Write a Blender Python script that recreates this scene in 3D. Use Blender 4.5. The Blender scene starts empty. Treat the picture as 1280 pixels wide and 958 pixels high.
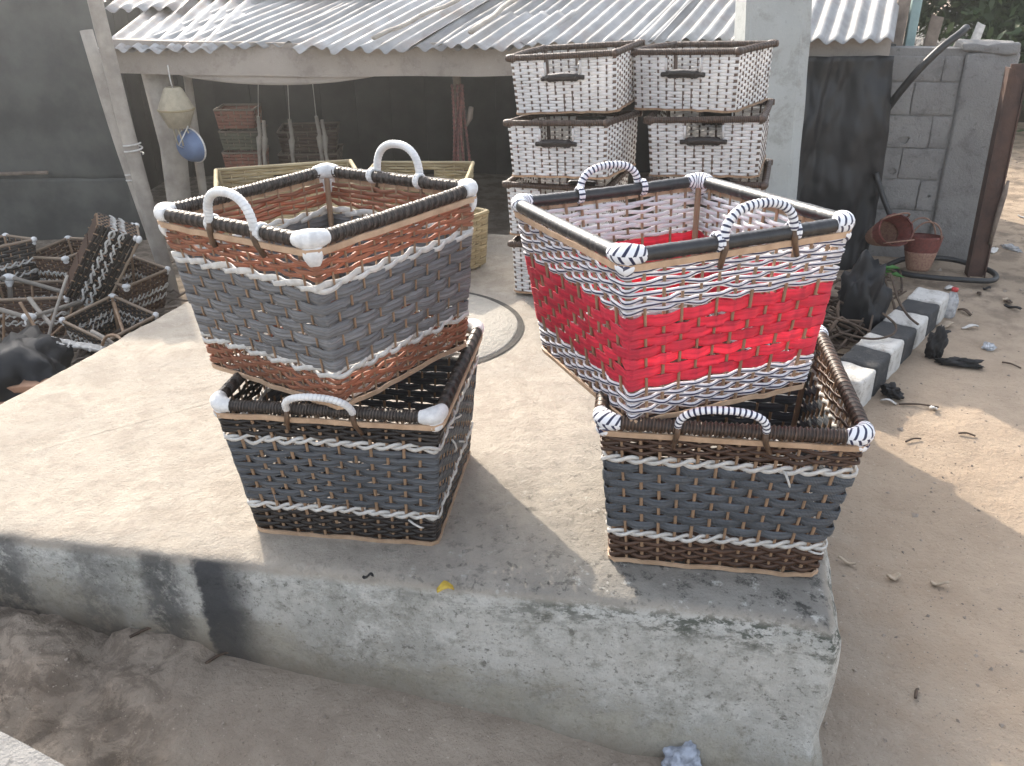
import bpy, math, random
import numpy as np
from mathutils import Vector, Matrix, noise as mnoise
random.seed(7)
rng = np.random.default_rng(11)
S = bpy.context.scene
COL = S.collection
R = math.radians
PI = math.pi

# ------------------------------------------------------------------ camera, light, exposure
cam_d = bpy.data.cameras.new('camera')
cam = bpy.data.objects.new('camera', cam_d); COL.objects.link(cam)
cam_d.lens = 30.285; cam_d.sensor_width = 36.0; cam_d.clip_start = 0.05; cam_d.clip_end = 500
TH, RO = R(26.23), R(-0.478)
_fw = Vector((0, math.cos(TH), -math.sin(TH))); _up = Vector((0, math.sin(TH), math.cos(TH))); _r = Vector((1, 0, 0))
_r2 = _r*math.cos(RO)+_up*math.sin(RO); _u2 = -_r*math.sin(RO)+_up*math.cos(RO)
mw = Matrix((_r2, _u2, -_fw)).transposed().to_4x4(); mw.translation = (0, 0, 1.0258)
cam.matrix_world = mw
S.camera = cam

SUN_AZ, SUN_EL = R(-25), R(32)          # sun stands ahead and to the left
W = bpy.data.worlds.new('World'); S.world = W; W.use_nodes = True
wn = W.node_tree; wn.nodes.clear()
sky = wn.nodes.new('ShaderNodeTexSky'); sky.sky_type = 'NISHITA'; sky.sun_disc = False
sky.sun_elevation = SUN_EL; sky.sun_rotation = SUN_AZ; sky.dust_density = 3.0; sky.air_density = 1.0
bg = wn.nodes.new('ShaderNodeBackground'); bg.inputs['Strength'].default_value = 0.15
wo = wn.nodes.new('ShaderNodeOutputWorld')
hs = wn.nodes.new('ShaderNodeHueSaturation'); hs.inputs['Saturation'].default_value = .42      # dusty, whitish air
wn.links.new(sky.outputs[0], hs.inputs['Color']); wn.links.new(hs.outputs[0], bg.inputs[0]); wn.links.new(bg.outputs[0], wo.inputs[0])
sl = bpy.data.lights.new('sun', 'SUN'); sl.energy = 2.0; sl.angle = R(0.6); sl.color = (1.0, 0.88, 0.73)
so = bpy.data.objects.new('sun', sl); COL.objects.link(so)
_sd = Vector((math.sin(SUN_AZ)*math.cos(SUN_EL), math.cos(SUN_AZ)*math.cos(SUN_EL), math.sin(SUN_EL)))
so.rotation_euler = _sd.to_track_quat('Z', 'Y').to_euler(); so.location = _sd*20
S.view_settings.view_transform = 'Standard'; S.view_settings.look = 'None'
S.view_settings.exposure = 1.70; S.view_settings.gamma = 1.0
GLARE_HAZE = .0120

# ------------------------------------------------------------------ noise helpers (numpy)
def vnoise(x, y, seed=0):
    g = np.random.default_rng(seed).random((256, 256))
    xi = np.floor(x).astype(int); yi = np.floor(y).astype(int); fx = x-xi; fy = y-yi
    fx = fx*fx*(3-2*fx); fy = fy*fy*(3-2*fy)
    a = g[xi % 256, yi % 256]; b = g[(xi+1) % 256, yi % 256]; c = g[xi % 256, (yi+1) % 256]; d = g[(xi+1) % 256, (yi+1) % 256]
    return (a*(1-fx)+b*fx)*(1-fy)+(c*(1-fx)+d*fx)*fy-.5
def fbm(x, y, seed=0, oct=4):
    o = 0; a = 1
    for i in range(oct):
        o = o+a*vnoise(x*2**i+13.7*i, y*2**i-7.1*i, seed+i); a *= .5
    return o
def sstep(a, b, x):
    t = np.clip((x-a)/(b-a), 0, 1); return t*t*(3-2*t)

# ------------------------------------------------------------------ material helpers
class NT:
    def __init__(s, name):
        s.m = bpy.data.materials.new(name); s.m.use_nodes = True
        s.t = s.m.node_tree; s.t.nodes.clear()
        s.out = s.n('ShaderNodeOutputMaterial'); s.b = s.n('ShaderNodeBsdfPrincipled')
        s.l(s.b.outputs[0], s.out.inputs[0])
    def n(s, t, **k):
        x = s.t.nodes.new(t)
        for a, v in k.items(): setattr(x, a, v)
        return x
    def l(s, a, b): s.t.links.new(a, b)
    def coord(s, which='Object'):
        if not hasattr(s, '_tc'): s._tc = s.n('ShaderNodeTexCoord')
        return s._tc.outputs[which]
    def noise(s, scale, detail=4, rough=.55, vec=None, dist=0):
        x = s.n('ShaderNodeTexNoise'); x.inputs['Scale'].default_value = scale; x.inputs['Detail'].default_value = detail
        x.inputs['Roughness'].default_value = rough; x.inputs['Distortion'].default_value = dist
        s.l(vec if vec is not None else s.coord(), x.inputs['Vector']); return x.outputs[0]
    def math(s, op, a, b=None, c=None, clamp=False):
        x = s.n('ShaderNodeMath', operation=op); x.use_clamp = clamp
        for i, v in enumerate((a, b, c)):
            if v is None: continue
            if isinstance(v, (int, float)): x.inputs[i].default_value = v
            else: s.l(v, x.inputs[i])
        return x.outputs[0]
    def ramp(s, f, lo, hi, a=0., b=1.):
        x = s.n('ShaderNodeMapRange', interpolation_type='SMOOTHSTEP')
        for i, v in zip((1, 2, 3, 4), (lo, hi, a, b)): x.inputs[i].default_value = v
        s.l(f, x.inputs[0]); return x.outputs[0]
    def mix(s, f, a, b, mode='MIX'):
        x = s.n('ShaderNodeMix', data_type='RGBA', blend_type=mode)
        if isinstance(f, (int, float)): x.inputs[0].default_value = f
        else: s.l(f, x.inputs[0])
        for i, v in ((6, a), (7, b)):
            if isinstance(v, tuple): x.inputs[i].default_value = (*v[:3], 1)
            else: s.l(v, x.inputs[i])
        return x.outputs[2]
    def sep(s, v):
        x = s.n('ShaderNodeSeparateXYZ'); s.l(v, x.inputs[0]); return x.outputs
    def scale(s, v, xyz):
        x = s.n('ShaderNodeMapping'); x.inputs['Scale'].default_value = xyz; s.l(v, x.inputs[0]); return x.outputs[0]
    def color(s, c):
        if isinstance(c, tuple): s.b.inputs['Base Color'].default_value = (*c, 1)
        else: s.l(c, s.b.inputs['Base Color'])
        s._col = c
    def rough(s, r):
        if isinstance(r, (int, float)): s.b.inputs['Roughness'].default_value = r
        else: s.l(r, s.b.inputs['Roughness'])
    def bump(s, h, dist=.002, strength=1.):
        x = s.n('ShaderNodeBump'); x.inputs['Strength'].default_value = strength; x.inputs['Distance'].default_value = dist
        s.l(h, x.inputs['Height']); s.l(x.outputs[0], s.b.inputs['Normal'])
    def rand(s):
        return s.n('ShaderNodeObjectInfo').outputs['Random']
    def translucent(s, f, tint=None):
        t = s.n('ShaderNodeBsdfTranslucent'); c = tint or s._col
        if isinstance(c, tuple): t.inputs[0].default_value = (*c, 1)
        else: s.l(c, t.inputs[0])
        mx = s.n('ShaderNodeMixShader'); mx.inputs[0].default_value = f
        s.l(s.b.outputs[0], mx.inputs[1]); s.l(t.outputs[0], mx.inputs[2]); s.l(mx.outputs[0], s.out.inputs[0])

def simple(name, c, c2=None, ns=40, rough=.6, bump=0, bs=200, rnd=.25, metal=0, trans=0, spec=.5, dust=None):
    """colour varied by noise and, a little, from piece to piece"""
    m = NT(name); c2 = c2 or tuple(x*.6 for x in c)
    col = m.mix(m.ramp(m.noise(ns, 5, .6), .3, .7), c, c2)
    if rnd:
        k = m.math('MULTIPLY_ADD', m.rand(), rnd, 1-rnd/2); cc = m.n('ShaderNodeCombineColor')
        for i in range(3): m.l(k, cc.inputs[i])
        col = m.mix(1., col, cc.outputs[0], 'MULTIPLY')
    if dust:
        col = m.mix(m.ramp(m.noise(ns*.4, 6, .7), .5, .72, 0, .6), col, dust)
    m.color(col); m.rough(rough); m.b.inputs['Metallic'].default_value = metal; m.b.inputs['Specular IOR Level'].default_value = spec
    if bump: m.bump(m.noise(bs, 3), bump)
    if trans: m.translucent(trans)
    return m.m

def ribbed(name, c, c2, k=9, rough=.6, trans=0, cross=0, rnd=.25, spec=.4):
    """flat weaving strand: fine ribs along its length (UV v) and, for webbing, across it (UV u)"""
    m = NT(name); uv = m.sep(m.coord('UV'))
    nv = m.noise(1, 3, .6, m.scale(m.coord('UV'), (7, k*2.6, 1)))
    rib = m.math('SINE', m.math('MULTIPLY', uv[1], 2*PI*k))
    h = m.math('ADD', m.math('MULTIPLY', rib, .5), nv)
    if cross:
        cr = m.math('SINE', m.math('MULTIPLY', uv[0], 2*PI*cross)); h = m.math('ADD', h, m.math('MULTIPLY', cr, .5))
    col = m.mix(m.ramp(nv, .36, .66), tuple(min(1, x*1.12) for x in c), c2)
    col = m.mix(m.ramp(m.noise(14, 3), .4, .7, 0, .35), col, tuple(x*.55 for x in c))
    if rnd:
        k2 = m.math('MULTIPLY_ADD', m.rand(), rnd, 1-rnd/2); cc = m.n('ShaderNodeCombineColor')
        for i in range(3): m.l(k2, cc.inputs[i])
        col = m.mix(1., col, cc.outputs[0], 'MULTIPLY')
    m.color(col); m.rough(rough); m.b.inputs['Specular IOR Level'].default_value = spec
    m.bump(h, .0010, 1.)
    if trans: m.translucent(trans)
    return m.m

def striped(name, base, line, mode, trans=0.):
    """mode v: one thin line along each edge of the strand; u: rings along the length; x: crossing wraps"""
    m = NT(name); uv = m.sep(m.coord('UV'))
    if mode == 'v':
        d = m.math('ABSOLUTE', m.math('SUBTRACT', uv[1], .25))     # the outward face lies between v = 0 and .5
        f = m.ramp(d, .05, .085, 1, 0)
    elif mode == 'u':
        w = m.math('FRACT', m.math('MULTIPLY', uv[0], 1/.0088)); f = m.ramp(m.math('ABSOLUTE', m.math('SUBTRACT', w, .5)), .15, .22, 1, 0)
    else:
        ck = m.math('GREATER_THAN', m.math('SINE', m.math('MULTIPLY', uv[1], 2*PI*2.0)), 0)
        a = m.math('MULTIPLY_ADD', uv[1], 3.2, m.math('MULTIPLY', uv[0], 95)); b = m.math('MULTIPLY_ADD', uv[1], -3.2, m.math('MULTIPLY', uv[0], 95))
        g = m.math('ADD', m.math('MULTIPLY', a, ck), m.math('MULTIPLY', b, m.math('SUBTRACT', 1, ck)))
        w = m.math('FRACT', g); f = m.ramp(m.math('ABSOLUTE', m.math('SUBTRACT', w, .5)), .13, .2, 1, 0)
    col = m.mix(f, base, line); col = m.mix(m.ramp(m.noise(60, 4), .5, .8, 0, .25), col, (.45, .42, .38))
    m.color(col); m.rough(.5)
    if trans: m.translucent(trans)
    return m.m

MT = {}
MT['rattan'] = simple('rattan', (.40, .265, .165), (.25, .155, .095), 60, .5, .0006, 400)
MT['lath'] = simple('lath', (.54, .375, .25), (.40, .265, .17), 30, .55, .0008, 160, rnd=.15)
MT['dark_stick'] = simple('dark_stick', (.14, .08, .045), (.06, .035, .02), 50, .5)
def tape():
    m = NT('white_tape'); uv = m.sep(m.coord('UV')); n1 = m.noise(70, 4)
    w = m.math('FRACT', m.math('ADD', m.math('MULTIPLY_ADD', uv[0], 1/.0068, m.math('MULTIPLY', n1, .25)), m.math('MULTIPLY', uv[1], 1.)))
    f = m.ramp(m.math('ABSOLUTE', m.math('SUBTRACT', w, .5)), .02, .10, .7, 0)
    col = m.mix(m.ramp(m.noise(45, 4), .35, .7), (.80, .80, .79), (.62, .62, .62)); col = m.mix(m.math('MULTIPLY', f, .42), col, (.40, .40, .41))  # shade in the grooves between turns is painted as grey lines
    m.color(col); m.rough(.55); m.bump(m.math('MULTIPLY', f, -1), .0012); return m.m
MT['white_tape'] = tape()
MT['white_wrap'] = simple('white_wrap', (.80, .80, .79), (.60, .60, .60), 55, .55, .0016, 170, rnd=.05)
MT['white_twine'] = simple('white_twine', (.78, .77, .74), (.58, .56, .53), 50, .6, .0006, 300, rnd=.1, trans=.15)
MT['brown_cord'] = simple('brown_cord', (.050, .034, .027), (.022, .016, .013), 90, .38, .0004, 500, spec=.6)
MT['black_cord'] = simple('black_cord', (.022, .022, .024), (.012, .012, .013), 90, .35, .0004, 500, spec=.6)
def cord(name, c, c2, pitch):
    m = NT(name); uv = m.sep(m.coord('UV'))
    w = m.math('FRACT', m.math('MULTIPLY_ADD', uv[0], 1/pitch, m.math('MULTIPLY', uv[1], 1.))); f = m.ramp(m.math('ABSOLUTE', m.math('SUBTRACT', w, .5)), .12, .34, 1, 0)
    col = m.mix(m.ramp(m.noise(60, 4), .35, .7), c, c2); col = m.mix(m.math('MULTIPLY', f, .75), col, tuple(x*.25 for x in c2))  # groove occlusion between the cord turns painted into the colour
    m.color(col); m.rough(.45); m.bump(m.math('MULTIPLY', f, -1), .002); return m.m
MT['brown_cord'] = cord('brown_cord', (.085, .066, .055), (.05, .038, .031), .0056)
MT['coffee_cord'] = simple('coffee_cord', (.075, .043, .030), (.035, .02, .014), 90, .38, .0004, 500, spec=.6)
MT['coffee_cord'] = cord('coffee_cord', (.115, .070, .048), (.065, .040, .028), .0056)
MT['grey_paper'] = ribbed('grey_paper', (.235, .238, .245), (.155, .157, .165), 7, .7, .16)
MT['grey_web'] = ribbed('grey_web', (.130, .145, .165), (.088, .099, .113), 6, .65, .05, cross=420)
MT['slate_web'] = ribbed('slate_web', (.108, .118, .132), (.068, .075, .085), 5, .6, .05)
MT['orange_cord'] = ribbed('orange_cord', (.48, .225, .14), (.33, .14, .085), 3, .5, .42)
MT['red_ribbon'] = ribbed('red_ribbon', (.80, .060, .110), (.60, .045, .080), 3, .55, .32, rnd=.32)
MT['coffee_strand'] = ribbed('coffee_strand', (.095, .050, .031), (.045, .024, .016), 2, .42, .06)
MT['black_strand'] = ribbed('black_strand', (.028, .022, .020), (.014, .012, .011), 2, .4, .03)
MT['navy_stripe'] = striped('navy_stripe', (.80, .79, .82), (.02, .025, .085), 'v', .22)
MT['navy_rings'] = striped('navy_rings', (.82, .83, .86), (.012, .016, .06), 'u')
MT['navy_cross'] = striped('navy_cross', (.82, .83, .86), (.012, .016, .06), 'x')
MT['white_flat'] = ribbed('white_flat', (.80, .79, .78), (.74, .73, .72), 2, .45, .25, rnd=.08)
MT['choco_stick'] = simple('choco_stick', (.15, .105, .08), (.085, .058, .045), 60, .5)
MT['seagrass'] = ribbed('seagrass', (.44, .37, .23), (.30, .24, .14), 3, .75, .1)
MT['black_plastic'] = simple('black_plastic', (.020, .021, .024), (.014, .015, .017), 6, .45, .002, 12, rnd=0, spec=.35)
MT['hose'] = simple('hose', (.025, .026, .028), (.015, .015, .016), 30, .45)
MT['wood_post'] = simple('wood_post', (.42, .38, .33), (.26, .23, .20), 9, .8, .004, 40, rnd=.2)
MT['old_wood'] = simple('old_wood', (.26, .21, .17), (.14, .11, .09), 14, .85, .003, 60)
MT['pink_wood'] = simple('pink_wood', (.55, .33, .22), (.42, .24, .15), 12, .7, .001, 60)
MT['branch'] = simple('branch', (.11, .075, .052), (.055, .038, .028), 30, .8, .001, 200)
MT['red_straw'] = simple('red_straw', (.22, .062, .05), (.13, .04, .034), 90, .75, .002, 260)
MT['tan_straw'] = simple('tan_straw', (.32, .20, .14), (.20, .10, .075), 110, .75, .002, 260)
MT['rust'] = simple('rust', (.105, .060, .045), (.05, .032, .028), 10, .8, .002, 60, dust=(.16, .09, .06))
MT['leaf_green'] = simple('leaf_green', (.09, .26, .06), (.05, .16, .035), 20, .5, trans=.3)
MT['dull_cane'] = simple('dull_cane', (.34, .255, .18), (.20, .15, .11), 40, .6)
MT['clear_plastic'] = None

def concrete(name, c, c2, dark, spots=.5, mould=.45, bump=.003, sc=1.0, extra=None):
    m = NT(name); o = m.coord()
    col = m.mix(m.ramp(m.noise(2.2*sc, 6, .62), .32, .68), c, c2)
    col = m.mix(m.ramp(m.noise(9*sc, 7, .75, dist=.4), .50, .66, 0, mould), col, dark)
    col = m.mix(m.ramp(m.noise(34*sc, 4, .6), .62, .70, 0, spots), col, tuple(x*.5 for x in dark))
    col = m.mix(m.ramp(m.noise(60*sc, 3, .6), .60, .75, 0, .35), col, tuple(min(1, x*1.25) for x in c))
    if extra: col = extra(m, col)
    m.color(col); m.rough(.88); m.b.inputs['Specular IOR Level'].default_value = .3
    h = m.math('ADD', m.noise(25*sc, 8, .7), m.math('MULTIPLY', m.noise(140*sc, 3, .6), .4))
    m.bump(h, bump*3, 1.)
    return m.m

def slab_extra(m, col):
    x, y, z = m.sep(m.coord())
    n1 = m.noise(11, 7, .72); nb = m.noise(4, 6, .68); grit = m.noise(75, 5, .7); sp = m.noise(38, 4, .62, dist=.3)
    k = lambda a, b: m.math('MULTIPLY', a, b)
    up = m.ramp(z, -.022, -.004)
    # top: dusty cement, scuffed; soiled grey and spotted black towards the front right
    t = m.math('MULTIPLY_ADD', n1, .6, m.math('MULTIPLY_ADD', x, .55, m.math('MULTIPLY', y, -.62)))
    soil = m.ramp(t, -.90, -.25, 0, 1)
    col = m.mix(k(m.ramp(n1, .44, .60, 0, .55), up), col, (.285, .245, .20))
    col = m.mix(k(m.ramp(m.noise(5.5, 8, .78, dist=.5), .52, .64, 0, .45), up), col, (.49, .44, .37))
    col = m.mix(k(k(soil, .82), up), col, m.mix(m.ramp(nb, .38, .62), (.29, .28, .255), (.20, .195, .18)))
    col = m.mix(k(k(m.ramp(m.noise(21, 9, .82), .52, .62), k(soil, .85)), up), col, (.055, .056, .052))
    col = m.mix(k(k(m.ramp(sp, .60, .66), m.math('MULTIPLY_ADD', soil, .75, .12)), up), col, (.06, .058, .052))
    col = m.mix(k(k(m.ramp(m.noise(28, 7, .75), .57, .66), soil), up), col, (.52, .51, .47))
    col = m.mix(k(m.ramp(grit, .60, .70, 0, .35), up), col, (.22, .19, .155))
    # front wall: render, colour lifted against the sunlit top to stand in for fill light, worn and speckled, an earth line above the ground
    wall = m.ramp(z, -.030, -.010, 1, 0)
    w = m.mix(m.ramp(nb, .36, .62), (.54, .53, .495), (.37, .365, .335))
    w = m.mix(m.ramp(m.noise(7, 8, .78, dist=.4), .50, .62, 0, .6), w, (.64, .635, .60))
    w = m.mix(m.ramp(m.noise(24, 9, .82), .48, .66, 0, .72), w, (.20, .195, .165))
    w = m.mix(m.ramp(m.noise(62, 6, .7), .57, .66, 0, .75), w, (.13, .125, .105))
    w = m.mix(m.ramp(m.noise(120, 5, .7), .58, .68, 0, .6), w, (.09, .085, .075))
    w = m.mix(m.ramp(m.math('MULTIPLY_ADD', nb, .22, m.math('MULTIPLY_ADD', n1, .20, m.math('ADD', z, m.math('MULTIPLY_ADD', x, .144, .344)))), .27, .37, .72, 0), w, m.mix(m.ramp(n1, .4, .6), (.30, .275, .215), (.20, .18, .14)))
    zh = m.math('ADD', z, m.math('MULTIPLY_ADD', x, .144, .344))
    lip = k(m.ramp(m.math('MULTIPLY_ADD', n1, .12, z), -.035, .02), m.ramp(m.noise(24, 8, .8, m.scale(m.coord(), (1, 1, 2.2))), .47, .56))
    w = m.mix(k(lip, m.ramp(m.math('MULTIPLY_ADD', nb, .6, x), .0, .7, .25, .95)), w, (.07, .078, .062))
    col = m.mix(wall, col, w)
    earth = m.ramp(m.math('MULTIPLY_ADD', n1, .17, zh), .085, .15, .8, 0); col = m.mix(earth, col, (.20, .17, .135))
    # soot runs down the front wall
    dn = m.math('MULTIPLY_ADD', n1, .07, m.math('MULTIPLY_ADD', nb, .07, m.math('ADD', x, -.045)))
    def run(x0, x1, x2, x3, q): return k(k(m.ramp(dn, x0, x1), m.ramp(dn, x2, x3, 1, 0)), q)
    fade = k(m.ramp(m.math('MULTIPLY_ADD', n1, .12, z), -.34, -.05, .55, 1.), m.ramp(z, -.012, -.003, 1, 0))
    for a in ((-.60, -.585, -.545, -.46, .93), (-.72, -.69, -.645, -.605, .72), (-1.6, -1.3, -1.0, -.93, .72), (-.88, -.84, -.80, -.72, .45)):
        thin = m.ramp(m.noise(18, 8, .78), .36, .52) if a[4] < .9 else m.ramp(m.noise(18, 8, .78), .22, .40)
        col = m.mix(k(k(run(*a), fade), thin), col, (.038, .040, .045))
    return col
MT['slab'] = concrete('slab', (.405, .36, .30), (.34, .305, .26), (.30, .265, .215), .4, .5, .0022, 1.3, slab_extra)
MT['cover'] = concrete('cover', (.42, .39, .34), (.36, .34, .30), (.26, .24, .2), .2, .3)
MT['pillar'] = concrete('pillar', (.43, .45, .44), (.36, .375, .37), (.20, .19, .17), .2, .45, .001)
MT['block'] = concrete('block', (.30, .295, .285), (.23, .225, .22), (.13, .125, .12), .35, .5, .004)
MT['mortar'] = concrete('mortar', (.27, .265, .255), (.22, .215, .21), (.13, .125, .12))
MT['beam'] = concrete('beam', (.40, .355, .315), (.31, .275, .245), (.19, .165, .145), .2, .45, .001)
def kerbmat(name, c, d):
    return concrete(name, c, tuple(x*.85 for x in c), d, .5, .5, .003, 3)
MT['kerb_white'] = kerbmat('kerb_white', (.76, .74, .70), (.30, .26, .21))
MT['kerb_black'] = kerbmat('kerb_black', (.075, .077, .08), (.16, .15, .14))

def groundmat():
    m = NT('ground'); x, y, z = m.sep(m.coord())
    big = m.noise(1.3, 6, .6); mid = m.noise(8, 7, .65); fine = m.noise(90, 5, .7)
    col = m.mix(m.ramp(big, .35, .65), (.47, .375, .285), (.40, .315, .235))
    col = m.mix(m.ramp(mid, .40, .70, 0, .55), col, (.33, .255, .19))
    # greyer trodden earth in front of and left of the slab
    g = m.ramp(m.math('MULTIPLY_ADD', mid, .5, x), .85, 1.35, .7, 0)
    col = m.mix(g, col, m.mix(m.ramp(mid, .35, .65), (.33, .29, .245), (.245, .212, .178)))
    bank = m.ramp(m.math('MULTIPLY_ADD', mid, .2, x), -.62, -.46, 1, 0)
    col = m.mix(m.math('MULTIPLY', bank, m.ramp(m.noise(16, 8, .75, dist=.8), .44, .58, 0, .7)), col, (.165, .135, .108))
    far = m.ramp(m.math('MULTIPLY_ADD', mid, .8, y), 3.3, 4.3, 0, .6); col = m.mix(m.math('MULTIPLY', far, m.ramp(mid, .45, .6)), col, (.17, .14, .11))
    col = m.mix(m.ramp(fine, .60, .70, 0, .6), col, (.16, .12, .09)); col = m.mix(m.ramp(m.noise(130, 3), .66, .72, 0, .6), col, (.55, .48, .40))
    m.color(col); m.rough(.95); m.b.inputs['Specular IOR Level'].default_value = .15
    h = m.math('ADD', m.math('MULTIPLY', mid, 1.6), m.math('ADD', m.math('MULTIPLY', m.noise(40, 6, .7), .8), m.math('MULTIPLY', fine, .5)))
    m.bump(h, .012, .9); return m.m
MT['ground'] = groundmat()
def roofmat():
    m = NT('zinc'); o = m.coord()
    col = m.mix(m.ramp(m.noise(3, 5, .6), .35, .65), (.46, .465, .47), (.34, .345, .35))
    rust = m.ramp(m.noise(2.1, 7, .72, dist=.5), .48, .64, 0, .8)
    rust = m.math('MULTIPLY', rust, m.math('MULTIPLY_ADD', m.rand(), .9, .1))
    col = m.mix(rust, col, (.30, .22, .17))
    col = m.mix(m.ramp(m.noise(30, 5, .7), .6, .72, 0, .4), col, (.25, .22, .20))
    st = m.noise(1, 5, .65, m.scale(m.coord('UV'), (26, 1.6, 1)))
    col = m.mix(m.ramp(st, .46, .64, 0, .65), col, (.33, .31, .29)); col = m.mix(m.ramp(m.noise(1, 6, .7, m.scale(m.coord('UV'), (5, 3, 1))), .5, .62, 0, .5), col, (.38, .36, .34))
    k = m.math('MULTIPLY_ADD', m.rand(), .4, .66); cc = m.n('ShaderNodeCombineColor')
    for i in range(3): m.l(k, cc.inputs[i])
    col = m.mix(1., col, cc.outputs[0], 'MULTIPLY')
    m.color(col); m.b.inputs['Metallic'].default_value = .1; m.rough(m.ramp(m.noise(12, 5), .3, .7, .55, .8)); m.bump(m.noise(9, 4), .006); return m.m
MT['zinc'] = roofmat()
def clear(name, c, a):
    m = NT(name); m.color(m.mix(m.ramp(m.noise(50, 4), .4, .65), c, tuple(x*.6 for x in c))); m.rough(.12)
    m.b.inputs['Transmission Weight'].default_value = a; m.b.inputs['IOR'].default_value = 1.3; m.bump(m.noise(30, 3), .006); return m.m
MT['clear_plastic'] = clear('clear_plastic', (.85, .88, .92), .55)
MT['bluish_plastic'] = clear('bluish_plastic', (.62, .68, .80), .35)
MT['tarp'] = simple('tarp', (.095, .098, .090), (.042, .045, .044), 4, .75, .006, 10, rnd=.1)
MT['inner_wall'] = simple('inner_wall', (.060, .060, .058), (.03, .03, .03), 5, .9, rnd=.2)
MT['gravel'] = simple('gravel', (.27, .27, .275), (.16, .16, .165), 30, .9, .02, 40, rnd=.4)
MT['teal_paint'] = simple('teal_paint', (.30, .42, .41), (.22, .31, .31), 12, .6)
MT['blue_plastic'] = simple('blue_plastic', (.14, .21, .36), (.10, .15, .27), 12, .45, rnd=0)
MT['cream_cloth'] = simple('cream_cloth', (.52, .46, .34), (.40, .35, .26), 30, .85, .002, 120, rnd=0, trans=.15)
MT['chain_red'] = simple('chain_red', (.26, .10, .085), (.10, .05, .045), 60, .6, .004, 120)
MT['bark'] = simple('bark', (.13, .10, .075), (.075, .058, .045), 14, .9, .01, 30)
MT['foliage'] = simple('foliage', (.055, .095, .035), (.035, .07, .028), 3, .55, rnd=0, trans=.3)
MT['pale_foliage'] = simple('pale_foliage', (.10, .13, .06), (.06, .09, .04), 3, .55, rnd=0, trans=.3)
MT['litter_white'] = simple('litter_white', (.72, .70, .67), (.5, .48, .45), 40, .6)
MT['litter_tan'] = simple('litter_tan', (.50, .41, .31), (.34, .27, .2), 40, .8)
MT['dark_rag'] = simple('dark_rag', (.022, .021, .022), (.012, .012, .012), 30, .75, .004, 60, rnd=0)
MT['red_cap'] = simple('red_cap', (.5, .04, .04), (.4, .03, .03), 20, .4, rnd=0)
MT['yellow_leaf'] = simple('yellow_leaf', (.55, .40, .06), (.4, .27, .04), 60, .6)

# ------------------------------------------------------------------ object helpers
def tag(o, label, cat, group=None, kind=None):
    if label: o['label'] = label
    if cat: o['category'] = cat
    if group: o['group'] = group
    if kind: o['kind'] = kind
    return o
def thing(name, label, cat, loc=(0, 0, 0), rot=(0, 0, 0), group=None):
    o = bpy.data.objects.new(name, None); COL.objects.link(o); o.empty_display_size = .1
    o.location = loc; o.rotation_euler = rot
    return tag(o, label, cat, group)
def copy_tree(o, parent=None):
    c = o.copy(); COL.objects.link(c)
    if parent: c.parent = parent
    for ch in KIDS.get(o.name, []): 
        k = copy_tree(ch, c); KIDS.setdefault(c.name, []).append(k)
    return c
KIDS = {}
def link(name, me, parent=None, mat=None):
    o = bpy.data.objects.new(name, me); COL.objects.link(o)
    if mat and not me.materials: me.materials.append(mat)
    if parent is not None:
        o.parent = parent; KIDS.setdefault(parent.name, []).append(o)
    return o
def mesh(name, V, F, mat=None, UV=None, smooth=True):
    me = bpy.data.meshes.new(name); me.from_pydata(V, [], F)
    if UV is not None:
        me.uv_layers.new(name='UV').data.foreach_set('uv', np.asarray(UV, dtype=np.float32).ravel())
    if smooth: me.polygons.foreach_set('use_smooth', np.ones(len(me.polygons), dtype=bool))
    if mat: me.materials.append(mat)
    me.update(); return me

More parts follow.
